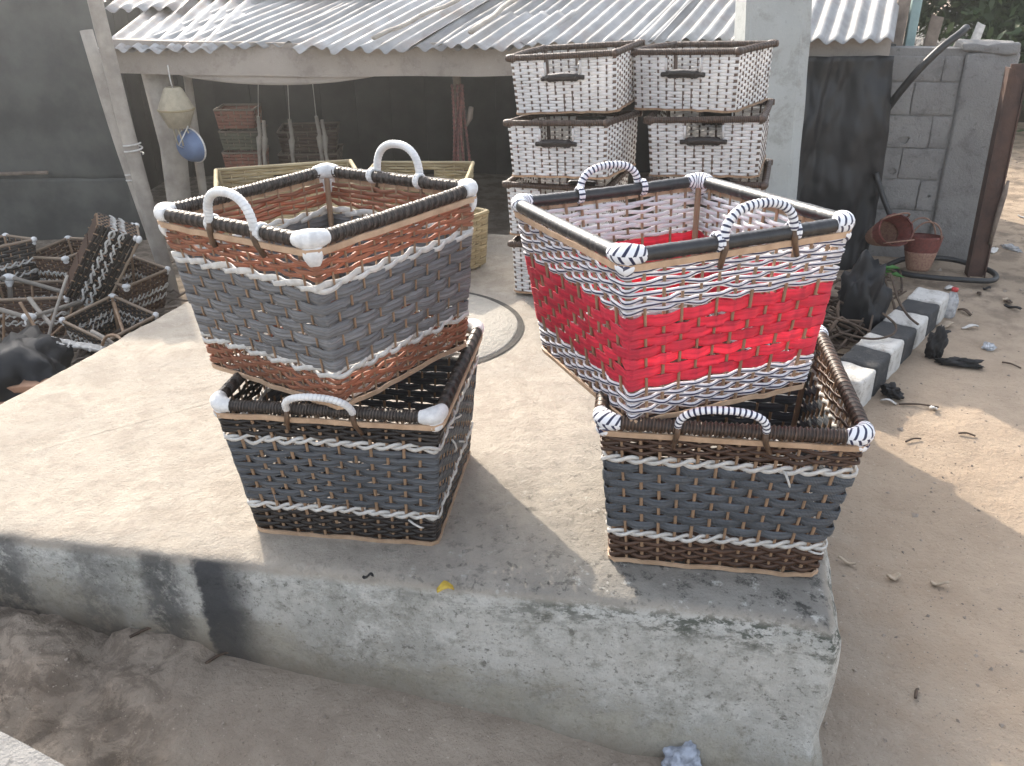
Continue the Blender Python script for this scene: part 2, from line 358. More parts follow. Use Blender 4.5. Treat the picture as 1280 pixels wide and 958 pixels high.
class MB:
    def __init__(s): s.v = []; s.f = []; s.uv = []
    def add(s, V, F, UV=None):
        b = len(s.v); s.v += [tuple(p) for p in V]; s.f += [tuple(i+b for i in f) for f in F]
        s.uv += UV if UV is not None else [(0, 0)]*sum(len(f) for f in F)
    def build(s, name, mat, parent=None, smooth=True):
        return link(name, mesh(name, s.v, s.f, mat, s.uv, smooth), parent)
    def tube(s, P, r, k=8, closed=False, cap=True, flat=1.0, up=None):
        P = [Vector(p) for p in P]; n = len(P); rr = r if hasattr(r, '__len__') else [r]*n
        T = []
        for i in range(n):
            a = P[(i-1) % n] if closed or i else P[0]; b = P[(i+1) % n] if closed or i < n-1 else P[-1]
            t = (b-a); T.append(t.normalized() if t.length > 1e-9 else Vector((0, 0, 1)))
        nrm = Vector(up) if up else (Vector((0, 0, 1)) if abs(T[0].z) < .8 else Vector((1, 0, 0)))
        V = []; L = 0; us = []
        for i in range(n):
            if i: L += (P[i]-P[i-1]).length
            us.append(L)
            nrm = (nrm-T[i]*nrm.dot(T[i])); nrm = nrm.normalized() if nrm.length > 1e-6 else T[i].orthogonal().normalized()
            bn = T[i].cross(nrm)
            for j in range(k):
                a = 2*PI*j/k; V.append(P[i]+(nrm*math.cos(a)*flat+bn*math.sin(a))*rr[i])
        F = []; UV = []
        for i in range(n if closed else n-1):
            i2 = (i+1) % n
            for j in range(k):
                j2 = (j+1) % k; F.append((i*k+j, i*k+j2, i2*k+j2, i2*k+j))
                u0, u1 = us[i], us[i2] if i2 else L+.01
                UV += [(u0, j/k), (u0, (j+1)/k), (u1, (j+1)/k), (u1, j/k)]
        if cap and not closed:
            F.append(tuple(range(k-1, -1, -1))); F.append(tuple((n-1)*k+j for j in range(k))); UV += [(0, 0)]*(2*k)
        s.add(V, F, UV); return s
    def box(s, lo, hi, M=None):
        V = [Vector((x, y, z)) for x in (lo[0], hi[0]) for y in (lo[1], hi[1]) for z in (lo[2], hi[2])]
        if M: V = [M @ p for p in V]
        s.add(V, [(0, 1, 3, 2), (4, 6, 7, 5), (0, 4, 5, 1), (2, 3, 7, 6), (0, 2, 6, 4), (1, 5, 7, 3)]); return s
    def grid(s, P):
        """P: array nu x nv x 3"""
        nu, nv = P.shape[:2]; V = [tuple(p) for p in P.reshape(-1, 3)]; F = []; UV = []
        for i in range(nu-1):
            for j in range(nv-1):
                F.append((i*nv+j, (i+1)*nv+j, (i+1)*nv+j+1, i*nv+j+1))
                UV += [(i/nu, j/nv), ((i+1)/nu, j/nv), ((i+1)/nu, (j+1)/nv), (i/nu, (j+1)/nv)]
        s.add(V, F, UV); return s
def solid_grid(P, th):
    """a sheet with thickness: offset copy along vertex normals, closed rim"""
    nu, nv = P.shape[:2]
    du = np.gradient(P, axis=0); dv = np.gradient(P, axis=1); n = np.cross(du, dv); n /= np.linalg.norm(n, axis=2, keepdims=True)+1e-12
    Q = P-n*th; mb = MB(); mb.grid(P); b = nu*nv
    V = [tuple(p) for p in Q.reshape(-1, 3)]; F = []
    for i in range(nu-1):
        for j in range(nv-1): F.append((i*nv+j, i*nv+j+1, (i+1)*nv+j+1, (i+1)*nv+j))
    mb.add(V, F)
    rim = [(i, 0) for i in range(nu)]+[(nu-1, j) for j in range(1, nv)]+[(i, nv-1) for i in range(nu-2, -1, -1)]+[(0, j) for j in range(nv-2, 0, -1)]
    ids = [i*nv+j for i, j in rim]
    for a, c in zip(ids, ids[1:]+ids[:1]): mb.f.append((a, b+a, b+c, c)); mb.uv += [(0, 0)]*4
    return mb
STICK = {}
def stick(name, a, b, r, mat, parent, k=6):
    """a straight stick from a to b; all sticks of one material share one unit mesh"""
    key = (mat.name, k)
    if key not in STICK:
        mb = MB(); mb.tube([(0, 0, 0), (0, 0, .5), (0, 0, 1)], 1, k); STICK[key] = mesh('stick', mb.v, mb.f, mat, mb.uv)
    a = Vector(a); b = Vector(b); d = b-a; L = d.length
    o = bpy.data.objects.new(name, STICK[key]); COL.objects.link(o)
    q = d.to_track_quat('Z', 'Y'); o.matrix_local = Matrix.LocRotScale(a, q, Vector((r, r, L)))
    if parent is not None: o.parent = parent; KIDS.setdefault(parent.name, []).append(o)
    return o

# ------------------------------------------------------------------ woven baskets
class Basket:
    def __init__(s, root, bw, bd, tw, td, h, nx, ny, seed=0, corner_alt=False):
        s.root = root; s.b = (bw/2, bd/2); s.t = (tw/2, td/2); s.h = h; s.n = (nx, ny, nx, ny); s.rg = np.random.default_rng(seed); s.calt = corner_alt
    def ext(s, t): return (s.b[0]+(s.t[0]-s.b[0])*t, s.b[1]+(s.t[1]-s.b[1])*t)
    def corner(s, k, t, inset=0.):
        a, b = s.ext(t); sx, sy = ((-1, -1), (1, -1), (1, 1), (-1, 1))[k % 4]
        return Vector((sx*(a-inset), sy*(b-inset), t*s.h))
    def at(s, side, f, t, out=0.):
        p = s.corner(side, t).lerp(s.corner(side+1, t), f); n = s.nrm(side); return p+n*out
    def nrm(s, side):
        k = side % 4; i = 1 if k in (0, 2) else 0; fl = (s.t[i]-s.b[i])/s.h; h = ((0, -1), (1, 0), (0, 1), (-1, 0))[k]
        return Vector((h[0], h[1], -fl)).normalized()
    def stations(s):
        st = []
        for k in range(4):
            st.append((k, 0., True))
            for i in range(s.n[k]): st.append((k, (i+1)/(s.n[k]+1), False))
        return st
    def ring(s, t, off, zoff=None, sub=4, corner_r=.007, wob=0.):
        """points, outward normals and up vectors of one row at height fraction t;
        off(i, frac) outward offset between station i and i+1"""
        st = s.stations(); M = len(st); P = []; N = []; U = []; info = []
        w0 = s.rg.normal(0, 1, M)*wob
        def nh(i):
            k, f, c = st[i % M]
            a = s.nrm(k)
            return (a+s.nrm(k-1)).normalized() if c else a
        for i in range(M):
            k, f, c = st[i]; k2, f2, c2 = st[(i+1) % M]; f2 = 1. if c2 else f2
            for q in range(sub):
                x = q/sub; fr = f+(f2-f)*x
                p = s.corner(k, t).lerp(s.corner(k+1, t), fr)
                w = .5-.5*math.cos(PI*x); n = nh(i).lerp(nh(i+1), w if (c or c2) else x)
                if (c and q == 0): p = p-n*corner_r*.41
                n = n.normalized()
                dz = w0[i]*(1-w)+w0[(i+1) % M]*w
                if zoff: dz += zoff(i, x)
                hz = Vector((n.x, n.y, 0)).normalized(); sl = -n.z; ch = math.sqrt(max(0, 1-sl*sl)); u = Vector((hz.x*sl, hz.y*sl, ch))
                P.append(p+n*off(i, x)+u*dz); N.append(n); U.append(u); info.append((k, fr))
        return np.array(P), np.array(N), np.array(U), info
    def strand(s, name, t, w, th, amp, par, mat, exclude=None, wob=.0008, zamp=0., phase=0, taper=0., belly=0., sub=4, base_off=0., sharp=1.):
        st = s.stations(); M = len(st)
        jit = s.rg.normal(0, amp*.18, M+1)
        def sg(i):
            i %= M
            if st[i][2] and not s.calt: return .9
            return 1. if (i+par) % 2 == 0 else -1.
        def off(i, x):
            a, b = sg(i), sg(i+1); ww = .5-.5*math.cos(PI*x)
            if sharp > 1: ww = ww**sharp if a > b else 1-(1-ww)**sharp
            v = a*(1-ww)+b*ww
            return v*amp+base_off+jit[i % M]*(1-ww)+jit[(i+1) % M]*ww+max(0, v)*belly*abs(s.rg.normal(0, 1))
        z = (lambda i, x: zamp*math.sin(PI*(i+x+phase))) if zamp else None
        f1, f2, drift = s.rg.uniform(0, 6.28, 2).tolist()+[s.rg.normal(0, 1)*wob*.9]
        zz = lambda i, x: (z(i, x) if z else 0)+drift*math.sin(2*PI*2*(i+x)/M+f1)+drift*.6*math.sin(2*PI*5*(i+x)/M+f2)
        P, N, U, info = s.ring(t, off, zz, sub, wob=wob)
        runs = [(list(range(len(P))), True)]
        if exclude:
            keep = [not any(k == e[0] and e[1] < f < e[2] for e in exclude) for k, f in info]
            runs = []; n = len(keep)
            if not all(keep):
                s0 = keep.index(False); cur = []
                for q in range(1, n+1):
                    i = (s0+q) % n
                    if keep[i]: cur.append(i)
                    elif cur: runs.append((cur, False)); cur = []
                if cur: runs.append((cur, False))
            else: runs = [(list(range(n)), True)]
        prof = np.array([(-.5, 0), (-.44, .5), (.44, .5), (.5, 0), (.44, -.5), (-.44, -.5)])
        vv = [0, .08, .42, .5, .58, .92, 1.]
        V = []; F = []; UV = []
        wr = s.rg.uniform(.94, 1.06)
        for idx, closed in runs:
            p = P[idx]; n_ = N[idx]; u = U[idx]; m = len(idx); b = len(V)
            wj = 1+s.rg.normal(0, .04, m); 
            pts = p[:, None, :]+u[:, None, :]*(prof[None, :, 0:1]*(w*wr*wj)[:, None, None])+n_[:, None, :]*(prof[None, :, 1:2]*th)
            V += pts.reshape(-1, 3).tolist(); L = np.concatenate([[0], np.cumsum(np.linalg.norm(np.diff(p, axis=0), axis=1))])
            for i in range(m if closed else m-1):
                i2 = (i+1) % m; u0 = L[i]; u1 = L[i2] if i2 else L[-1]+.01
                for j in range(6):
                    j2 = (j+1) % 6; F.append((b+i*6+j, b+i2*6+j, b+i2*6+j2, b+i*6+j2))
                    UV += [(u0, vv[j]), (u1, vv[j]), (u1, vv[j+1]), (u0, vv[j+1])]
            if not closed:
                F.append(tuple(b+j for j in range(5, -1, -1))[::-1]); F.append(tuple(b+(m-1)*6+j for j in range(5, -1, -1))); UV += [(0, 0)]*12
        return link(name, mesh(name, V, F, mat, UV), s.root)
    def twine(s, name, t, w, th, amp, zamp, mat, sub=4):
        mb = []
        for ph in (0, 1):
            st = s.stations(); M = len(st); par = ph
            if ph: o2 = s.strand(name, t, w, th, amp, 1, mat, zamp=-zamp*s.rg.uniform(.8, 1.2), phase=.0, wob=.0019, sub=sub, base_off=.0012)
            else: s.strand(name, t, w, th, amp, 0, mat, zamp=zamp*s.rg.uniform(.8, 1.2), phase=.0, wob=.0019, sub=sub, base_off=.0012)
    def band(s, t0, t1, n, name, mat, th, amp, wf=.95, exclude=None, par0=0, **k):
        """n rows between height fractions t0 (low) and t1 (high)"""
        dt = (t1-t0)/n; sl = math.hypot(s.h, s.t[0]-s.b[0])
        for i in range(n):
            t = t0+dt*(i+.5); s.strand(name, t, dt*sl*wf, th, amp, (i+par0) % 2, mat, exclude=exclude(t) if exclude else None, **k)
    def stakes(s, r, mat, top=.985, slot=None, name='stake', pair=0.):
        for k in range(4):
            for i in range(s.n[k]):
                f = (i+1)/(s.n[k]+1); tt = top
                if slot and any(k == e[0] and e[1] < f < e[2] for e in slot): tt = slot[0][3]
                j = s.rg.normal(0, .0012); a = s.at(k, f, .0); b = s.at(k, f+j, tt); 
                stick(name, a, b, r*s.rg.uniform(.85, 1.15), mat, s.root)
    def posts(s, r, mat):
        for k in range(4): stick('corner_post', s.corner(k, 0, r*1.6), s.corner(k, 1., r*1.6), r, mat, s.root, 8)
    def rails(s, r, pitch, mat, ridge=.1, z=0., inset=0.):
        for k in range(4):
            a = s.corner(k, 1.); b = s.corner(k+1, 1.); e_ = (b-a).normalized()*inset; a = a+e_; b = b-e_; L = (b-a).length; n = max(4, int(L/pitch)*2); P = []; rr = []
            sag = s.rg.normal(0, .0015); sz = s.rg.normal(0, .0012)
            for i in range(n+1):
                x = i/n; p = a.lerp(b, x); bow = math.sin(PI*x); p = p+s.nrm(k)*sag*bow+Vector((0, 0, z+sz*bow)); P.append(p)
                rr.append(r*(1+(ridge*.5 if i % 2 else -ridge*.5)+s.rg.normal(0, .025)))
            mb = MB(); mb.tube(P, rr, 10); mb.build('rim_rail', mat, s.root)
    def strip(s, t, w, th, out, mat, name, wav=0.):
        P, N, U, info = s.ring(t, lambda i, x: out, None, 3, corner_r=.016, wob=wav)
        V = []; F = []; m = len(P); c = [(-.5, -.5), (.5, -.5), (.5, .5), (-.5, .5)]
        for i in range(m):
            for a, b in c: V.append(P[i]+U[i]*a*w+N[i]*b*th)
        for i in range(m):
            i2 = (i+1) % m
            for j in range(4): F.append((i*4+j, i2*4+j, i2*4+(j+1) % 4, i*4+(j+1) % 4))
        return link(name, mesh(name, [tuple(p) for p in V], F, mat, smooth=False), s.root)
    def bindings(s, t, out, mat, every=2):
        mb = MB()
        for k in range(4):
            for i in range(0, s.n[k], every):
                f = (i+1)/(s.n[k]+1); p = s.at(k, f, t, out); d = (s.corner(k+1, t)-s.corner(k, t)).normalized()
                q = s.at(k, f, t+.05, out*.6); q2 = s.at(k, f, t-.03, out*.6)
                mb.tube([q2, s.at(k, f, t-.018, out+.0015), s.at(k, f, t+.018, out+.0015), q], .0022, 6)
        o = mb.build('strip_binding', mat, s.root)
    def wrap(s, k, r, mat, ln=.03, tail=.03, rail=.011):
        c = s.corner(k, 1.); d1 = (s.corner(k-1, 1.)-c).normalized(); d2 = (s.corner(k+1, 1.)-c).normalized(); mb = MB(); P = []; rr = []; n = 30
        for i in range(n+1):
            t = i/n; x = t*2-1; l2 = ln*1.15
            P.append(c+d1*l2*(1-t)**2+d2*l2*t*t-(d1+d2)*.0012); ax = abs(x)
            e = math.sqrt(max(0.05, 1-max(0, (ax-.82)/.18)**2))
            rr.append((rail*1.10+(r-rail*1.10)*math.cos(x*PI/2)**1.2)*(.90+.10*e)*(1.014 if i % 2 else .986)*s.rg.uniform(.985, 1.015))
        mb.tube(P, rr, 14)
        o = (-(d1+d2)).normalized()
        if tail:
            up = (s.corner(k, 0)-s.corner(k, 1)).normalized(); q = c-o*.007; L0 = .014
            T = [q+up*(L0+tail*x)+o*(.004*math.sin(PI*x)) for x in np.linspace(0, 1., 9)]
            mb.tube(T, [r*w for w in (.95, 1.0, 1.0, .95, .88, .78, .66, .52, .3)], 12, flat=.62, up=o)
        mb.build('corner_wrap', mat, s.root)
    def loose_end(s, side, f, t, d, mat, r=.0022):
        a = s.at(side, f, t, .004); e = (s.corner(side+1, t)-s.corner(side, t)).normalized(); n = s.nrm(side); u = Vector((0, 0, 1))
        mb = MB(); mb.tube([a, a+e*d[0]*.4+n*.006+u*d[1]*.3, a+e*d[0]*.8+n*.008+u*d[1]*.7, a+e*d[0]+n*.004+u*d[1]], [r, r, r*.9, r*.7], 6); mb.build('loose_end', mat, s.root)
    def handle(s, side, f, w, hgt, mat, r=.0065, lean=.0, foot=MT['dark_stick'], bind=None, rim_r=.012, foot_len=.045, pitch=.007):
        L = (s.corner(side+1, 1)-s.corner(side, 1)).length; hw = w/2/L; d = (s.corner(side+1, 1)-s.corner(side, 1)).normalized()
        c = s.at(side, f, 1.); n = Vector(((0, -1, 0), (1, 0, 0), (0, 1, 0), (-1, 0, 0))[side]); P = []; N = 60; up = (Vector((0, 0, 1))*math.cos(lean)+n*math.sin(lean))
        o = c+n*(rim_r*.75)
        for i in range(N+1):
            a = PI*(i/N); ca, sa = math.cos(a), math.sin(a)
            P.append(o-d*(w/2)*math.copysign(abs(ca)**.85, ca)+up*(hgt*sa**.8 if sa > 0 else 0)+up*.004)
        Lp = sum((P[i+1]-P[i]).length for i in range(N)); M = int(Lp/pitch)*2
        Q = []; rr = []
        cum = [0]
        for i in range(N): cum.append(cum[-1]+(P[i+1]-P[i]).length)
        for j in range(M+1):
            t = j/M*Lp; i = max(0, min(N-1, np.searchsorted(cum, t)-1)); x = (t-cum[i])/max(1e-9, cum[i+1]-cum[i]); Q.append(P[i].lerp(P[i+1], min(1, x)))
            rr.append(r*(1.06 if j % 2 else .95))
        mb = MB(); mb.tube(Q, rr, 9); h = mb.build('handle', mat, s.root)
        for e, sg in ((P[0], -1), (P[-1], 1)):
            dn = -(s.corner(side, 1)-s.corner(side, 0)).normalized(); m2 = MB()
            m2.tube([e, e+Vector((0, 0, -.012))+n*.003, e+Vector((0, 0, -.022))+n*.002+d*sg*.002, e+dn*foot_len+n*.001+d*sg*.008], [r*.85, r*.8, r*.75, r*.6], 8)
            m2.build('handle_foot', foot, h)
            if bind:
                m3 = MB(); cc = c+d*sg*(w/2)+d*sg*.006
                for q in (-.5, .5):
                    ring = [cc+d*q*.006+Vector((0, 0, math.sin(a)*(rim_r+.0015)))+n*math.cos(a)*(rim_r+.0015) for a in np.linspace(0, 2*PI, 15)[:-1]]
                    m3.tube(ring, .0038, 6, closed=True)
                m3.build('handle_binding', bind, h)
    def floor(s, mat, n=11):
        a, b = s.ext(.02)
        for i in range(n):
            x = -a+(i+.5)*2*a/n; mb = MB(); mb.box((x-a/n*.9, -b+.003, .003+.002*(i % 2)), (x+a/n*.9, b-.003, .006+.002*(i % 2))); mb.build('floor_slat', mat, s.root, False)

def root_at(name, label, q, sc=1.0, dz=0., group=None):
    r = thing(name, label, 'basket', (q[0], q[1], q[2]+dz), (q[3], q[4], q[5]), group); return r

GB = 'large flared laundry baskets stacked in two pairs'
CZ = 1.0258
def fit(q, s):
    x, y, z = q[:3]; return [x*s, y*s, CZ+(z-CZ)*s]+list(q[3:6])+[d*s for d in q[6:]]

# ================================================================== SETTING: ground, slab, kerb
GZ = -.38
def ground_h(x, y):
    h = np.full_like(x, GZ)
    near = np.exp(-((x*.5)**2))*sstep(12, 4, y)
    # the yard rises towards the left in front of the slab
    rise = np.interp(x, [-1.7, -1.2, -.65, -.4, -.13, .09, .25, .5], [-.185, -.195, -.248, -.275, -.30, -.33, -.368, -.38])-GZ
    h = h+rise*sstep(2.4, 1.7, y)*sstep(-6, -2.5, x)*(.45+.55*sstep(.98, 1.28, y))
    h = h+.010*fbm(x*3, y*3, 3)+.006*fbm(x*11, y*11, 9, 3)
    # eroded bank against the front left of the slab
    edge = -.60-.05*(1.5-y)+.05*fbm(y*6, x*2, 21, 3)
    k = sstep(0.0, -.10, x-edge)*sstep(2.1, 1.7, y)
    lump = fbm(x*7, y*7, 31, 5)
    h = h+k*(.022+.045*lump+.030*fbm(x*22, y*22, 33, 4))
    crest = np.exp(-((x-edge+.02)/.028)**2)*sstep(2.0, 1.6, y)*.025; h = h+crest*(.5+fbm(x*20, y*20, 5, 3))
    gully = np.exp(-((x+.80+.35*(y-1.2)+.05*lump)/.035)**2)*.05*k; h = h-gully*.6
    h = h+.018*sstep(.9, 1.6, x)*sstep(2.0, 3.0, y)
    far = sstep(7, 16, np.hypot(x, y)); h = h+far*.25*fbm(x*.2, y*.2, 77, 3)
    return h
def graded(lo, a, b, hi, fine):
    left = a-np.cumsum(fine*1.16**np.arange(1, 60)); left = left[left > lo][::-1]
    right = b+np.cumsum(fine*1.16**np.arange(1, 60)); right = right[right < hi]
    return np.concatenate([[lo], left, np.arange(a, b, fine), right, [hi]])
gx = graded(-70, -1.45, 2.3, 70, .0125); gy = graded(-40, .9, 3.3, 90, .0125)
X, Y = np.meshgrid(gx, gy, indexing='ij')
mb = MB(); P = np.stack([X, Y, ground_h(X, Y)], -1); mb.grid(P)
g = mb.build('ground', MT['ground']); g['kind'] = 'structure'
def gz(x, y): return float(ground_h(np.array([float(x)]), np.array([float(y)]))[0])

# raised concrete slab
OUT = [(-1.47, 1.492), (-1.027, 1.417), (-.617, 1.337), (-.003, 1.236), (.30, 1.188), (.49, 1.150), (.545, 1.125), (.568, 1.155), (.585, 1.25), (.62, 1.40), (1.03, 3.5), (-.86, 3.5), (-1.103, 2.731), (-1.216, 2.359), (-1.333, 1.994)]
def outline(step=.012):
    pts = []
    for (a, b) in zip(OUT, OUT[1:]+OUT[:1]):
        L = math.dist(a, b); n = max(1, int(L/step))
        for i in range(n): pts.append((a[0]+(b[0]-a[0])*i/n, a[1]+(b[1]-a[1])*i/n))
    return np.array(pts)
pl = outline(); nP = len(pl); cen = np.array([-.2, 2.4])
tn = np.roll(pl, -1, 0)-np.roll(pl, 1, 0); nr = np.stack([tn[:, 1], -tn[:, 0]], 1); nr /= np.linalg.norm(nr, axis=1, keepdims=True)
for _ in range(6): nr = (np.roll(nr, 1, 0)+nr*2+np.roll(nr, -1, 0)); nr /= np.linalg.norm(nr, axis=1, keepdims=True)
V = []; rings = []
right = sstep(-.1, .45, pl[:, 0])*sstep(1.9, 1.4, pl[:, 1])       # the worn, sloping lip of the front right edge
def ring(off, z, nz=0., nxy=0., sd=1):
    q = pl+nr*(off[:, None] if hasattr(off, '__len__') else off)
    w = fbm(q[:, 0]*14, q[:, 1]*14+z*9, sd, 4)
    q = q+nr*(w*nxy)[:, None]; zz = (z if hasattr(z, '__len__') else np.full(nP, z))+fbm(q[:, 0]*18, q[:, 1]*18, sd+4, 4)*nz
    rings.append(np.column_stack([q, zz]))
for sc in (.0, .3, .55, .75, .88, .95):
    q = cen+(pl-nr*.03-cen)*sc; rings.append(np.column_stack([q, .0035*fbm(q[:, 0]*5, q[:, 1]*5, 50)+.0008*fbm(q[:, 0]*30, q[:, 1]*30, 51)-(.004*right if sc > .9 else 0)]))
ring(-.022, -.001-.006*right, .003, .002, 60); ring(-.008, -.004-.012*right, .005, .005, 60); ring(.0, -.012-.018*right, .006, .006, 60); ring(.004+.004*right, -.030-.018*right, .004, .006, 60)
for i, z in enumerate(np.linspace(-.06, -.50, 26)): ring(.004+.006*right-.012*sstep(-.1, -.3, z)+(.02*sstep(-.27, -.36, z)), z, 0, .007, 60)
V = np.concatenate(rings); F = []
for r in range(len(rings)-1):
    for i in range(nP):
        j = (i+1) % nP; F.append((r*nP+i, (r+1)*nP+i, (r+1)*nP+j, r*nP+j))
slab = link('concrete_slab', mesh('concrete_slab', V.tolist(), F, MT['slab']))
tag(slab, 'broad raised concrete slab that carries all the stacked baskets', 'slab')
# round cover let into the slab
cv = thing('round_cover', 'round concrete cover let into the slab behind the grey basket', 'manhole cover', (-.306, 2.476, .002))
mb = MB(); N = 72
mb.add([(.345*math.cos(2*PI*i/N), .345*math.sin(2*PI*i/N), .0015) for i in range(N)]+[(.30*math.cos(2*PI*i/N), .30*math.sin(2*PI*i/N), .0025) for i in range(N)], [(i, (i+1) % N, N+(i+1) % N, N+i) for i in range(N)])
mb.build('joint', simple('joint_dirt', (.085, .078, .068), (.045, .042, .038), 30, .95, .002, 120), cv)
mb = MB(); prof = [(.326, -.01), (.326, .0025), (.322, .0045), (.2, .005), (0.001, .005)]
mb.add([(r*(1+.006*math.sin(i*.7))*math.cos(2*PI*i/N), r*(1+.006*math.sin(i*.7))*math.sin(2*PI*i/N), z) for r, z in prof for i in range(N)], [(a*N+i, a*N+(i+1) % N, (a+1)*N+(i+1) % N, (a+1)*N+i) for a in range(4) for i in range(N)])
mb.build('lid', MT['cover'], cv)

# kerb: separate blocks painted white and black in turn
kd = Vector((.630, .777, 0)); kn = Vector((-.777, .630, 0)); k0 = Vector((1.278, 2.712, 0))
klab = ['white painted kerb block nearest the camera, its top rubbed brown', 'black painted kerb block next to the nearest white one', 'white kerb block with a stick lying over its top, second white from the front',
        'black kerb block beside the crumpled black bag, second black from the front', 'white kerb block in the middle of the row with a stained top', 'black kerb block farthest from the camera', 'white kerb block at the far end of the row beside the bottle']
for i in range(7):
    a = -.16+.158*i; wd = .138; mb = MB(); n = 7
    Vb = []; ln = .150; bz = -.262+random.uniform(-.004, .004)
    bm = bpy.data.meshes.new('kerb_block')
    import bmesh
    b = bmesh.new(); bmesh.ops.create_cube(b, size=1.0, matrix=Matrix.Diagonal((ln, wd, .2, 1)))
    bmesh.ops.bevel(b, geom=b.edges[:], offset=.012, segments=3, affect='EDGES', profile=.5)
    bmesh.ops.subdivide_edges(b, edges=[e for e in b.edges if e.calc_length() > .05], cuts=5, use_grid_fill=True)
    for v in b.verts: v.co += Vector((1, 1, 1))*mnoise.noise(v.co*22+Vector((i*3.1, 0, 0)))*.0035+Vector((0, 0, mnoise.noise(v.co*9+Vector((i, 4, 0)))*.004))
    b.to_mesh(bm); b.free(); bm.polygons.foreach_set('use_smooth', np.ones(len(bm.polygons), dtype=bool))
    o = link('kerb_block', bm, None, MT['kerb_white'] if i % 2 == 0 else MT['kerb_black'])
    c = k0+kd*(a+ln/2)+kn*(wd/2); o.location = (c.x, c.y, bz-.1); o.rotation_euler = (0, 0, math.atan2(kd.y, kd.x)+random.uniform(-.01, .01))
    tag(o, klab[i], 'kerb block', 'painted kerb blocks')
# pale concrete edging at the bottom left corner
mb = MB(); P = np.array([[(-1.5+1.0*u+.05*v, 1.0*.705+.38*v-.45*(u-.4)*1.0, -.190+.004*math.sin(9*u+4*v)) for v in np.linspace(0, 1, 12)] for u in np.linspace(0, 1, 26)])
o = solid_grid(P, -.12).build('path', MT['block'], None, False); o['kind'] = 'structure'

# ================================================================== THE FOUR FLARED BASKETS
LL = [-.3059, 1.5692, .002, 0, 0, -.1431, .3601, .3494, .415, .4245, .3023]
LR = [.3953, 1.4673, .002, 0, 0, -.1437, .3715, .3521, .432, .4514, .3230]
UL = fit([-.3496, 1.6116, .3009, -.0427, -.0062, .9353, .3503, .3725, .4188, .4174, .3182], .985)
UR = fit([.3041, 1.5508, .2955, -.0601, -.0194, .3577, .3558, .3953, .4275, .4685, .3095], .968)

def finish(B, railr, pitch, rail, wrapm, ridge=.14, wr=.0165, tail=.03, handles=(), hmat=None, bind=None, stripm=None):
    B.posts(.0062, MT['rattan']); B.rails(railr, pitch, rail, ridge, -.001, .016)
    B.strip(.944, .0105, .0035, .0100, stripm or MT['lath'], 'rim_strip', .0006); B.strip(.012, .008, .004, .006, stripm or MT['lath'], 'bottom_strip', .0016)
    for k in range(4): B.wrap(k, wr, wrapm, tail=tail, rail=railr)
    for hd in handles: B.handle(*hd[:4], hmat, rim_r=railr, bind=bind, **hd[4])
    B.floor(MT['coffee_strand'])

# lower left: black bands round a slate middle
r = root_at('flared_basket', 'flared basket with black bands and slate middle, on the slab under the orange banded one', LL, group=GB)
B = Basket(r, *LL[6:], 12, 12, 1); 
B.band(.80, .925, 5, 'strand', MT['black_strand'], .0045, .0032)
B.twine('twine', .765, .0072, .0035, .0042, .0045, MT['white_twine'])
B.band(.275, .735, 9, 'strand', MT['slate_web'], .0024, .0026, wf=1.02, belly=.0008, wob=.0007, sharp=2.2, sub=6)
B.twine('twine', .235, .0072, .0035, .0042, .0045, MT['white_twine'])
B.band(.03, .205, 6, 'strand', MT['black_strand'], .0045, .0032)
B.stakes(.0029, MT['rattan'])
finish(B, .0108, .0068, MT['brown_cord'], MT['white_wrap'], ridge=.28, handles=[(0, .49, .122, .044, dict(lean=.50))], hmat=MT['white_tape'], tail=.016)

for a in ((1, .35, .72, (.03, -.004)), (1, .30, .60, (.004, -.03)), (1, .52, .42, (.02, -.012)), (1, .16, .80, (.02, -.01)), (0, .86, .20, (.03, -.012))): B.loose_end(*a, MT['white_twine'])

# lower right: coffee bands round a blue grey webbing middle
r = root_at('flared_basket', 'flared basket with coffee brown bands and blue grey middle, under the red one', LR, group=GB)
B = Basket(r, *LR[6:], 12, 12, 2, corner_alt=True)
B.band(.80, .925, 5, 'strand', MT['coffee_strand'], .0042, .0042, wf=.78, wob=.0015)
B.twine('twine', .762, .0080, .0036, .0044, .0048, MT['white_twine'])
B.band(.265, .728, 8, 'strand', MT['grey_web'], .0026, .0028, wf=1.03, belly=.0010, wob=.0007, sharp=2.2, sub=6)
B.twine('twine', .222, .0080, .0036, .0044, .0048, MT['white_twine'])
B.band(.03, .19, 5, 'strand', MT['coffee_strand'], .0045, .0042, wf=.85, wob=.0012)
B.stakes(.0030, MT['rattan'])
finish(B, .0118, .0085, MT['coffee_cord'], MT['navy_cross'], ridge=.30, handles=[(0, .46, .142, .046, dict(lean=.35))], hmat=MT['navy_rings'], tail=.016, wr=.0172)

for a in ((0, .73, .755, (.012, -.028)), (0, .93, .20, (.025, .002)), (3, .3, .76, (.03, -.02))): B.loose_end(*a, MT['white_twine'])

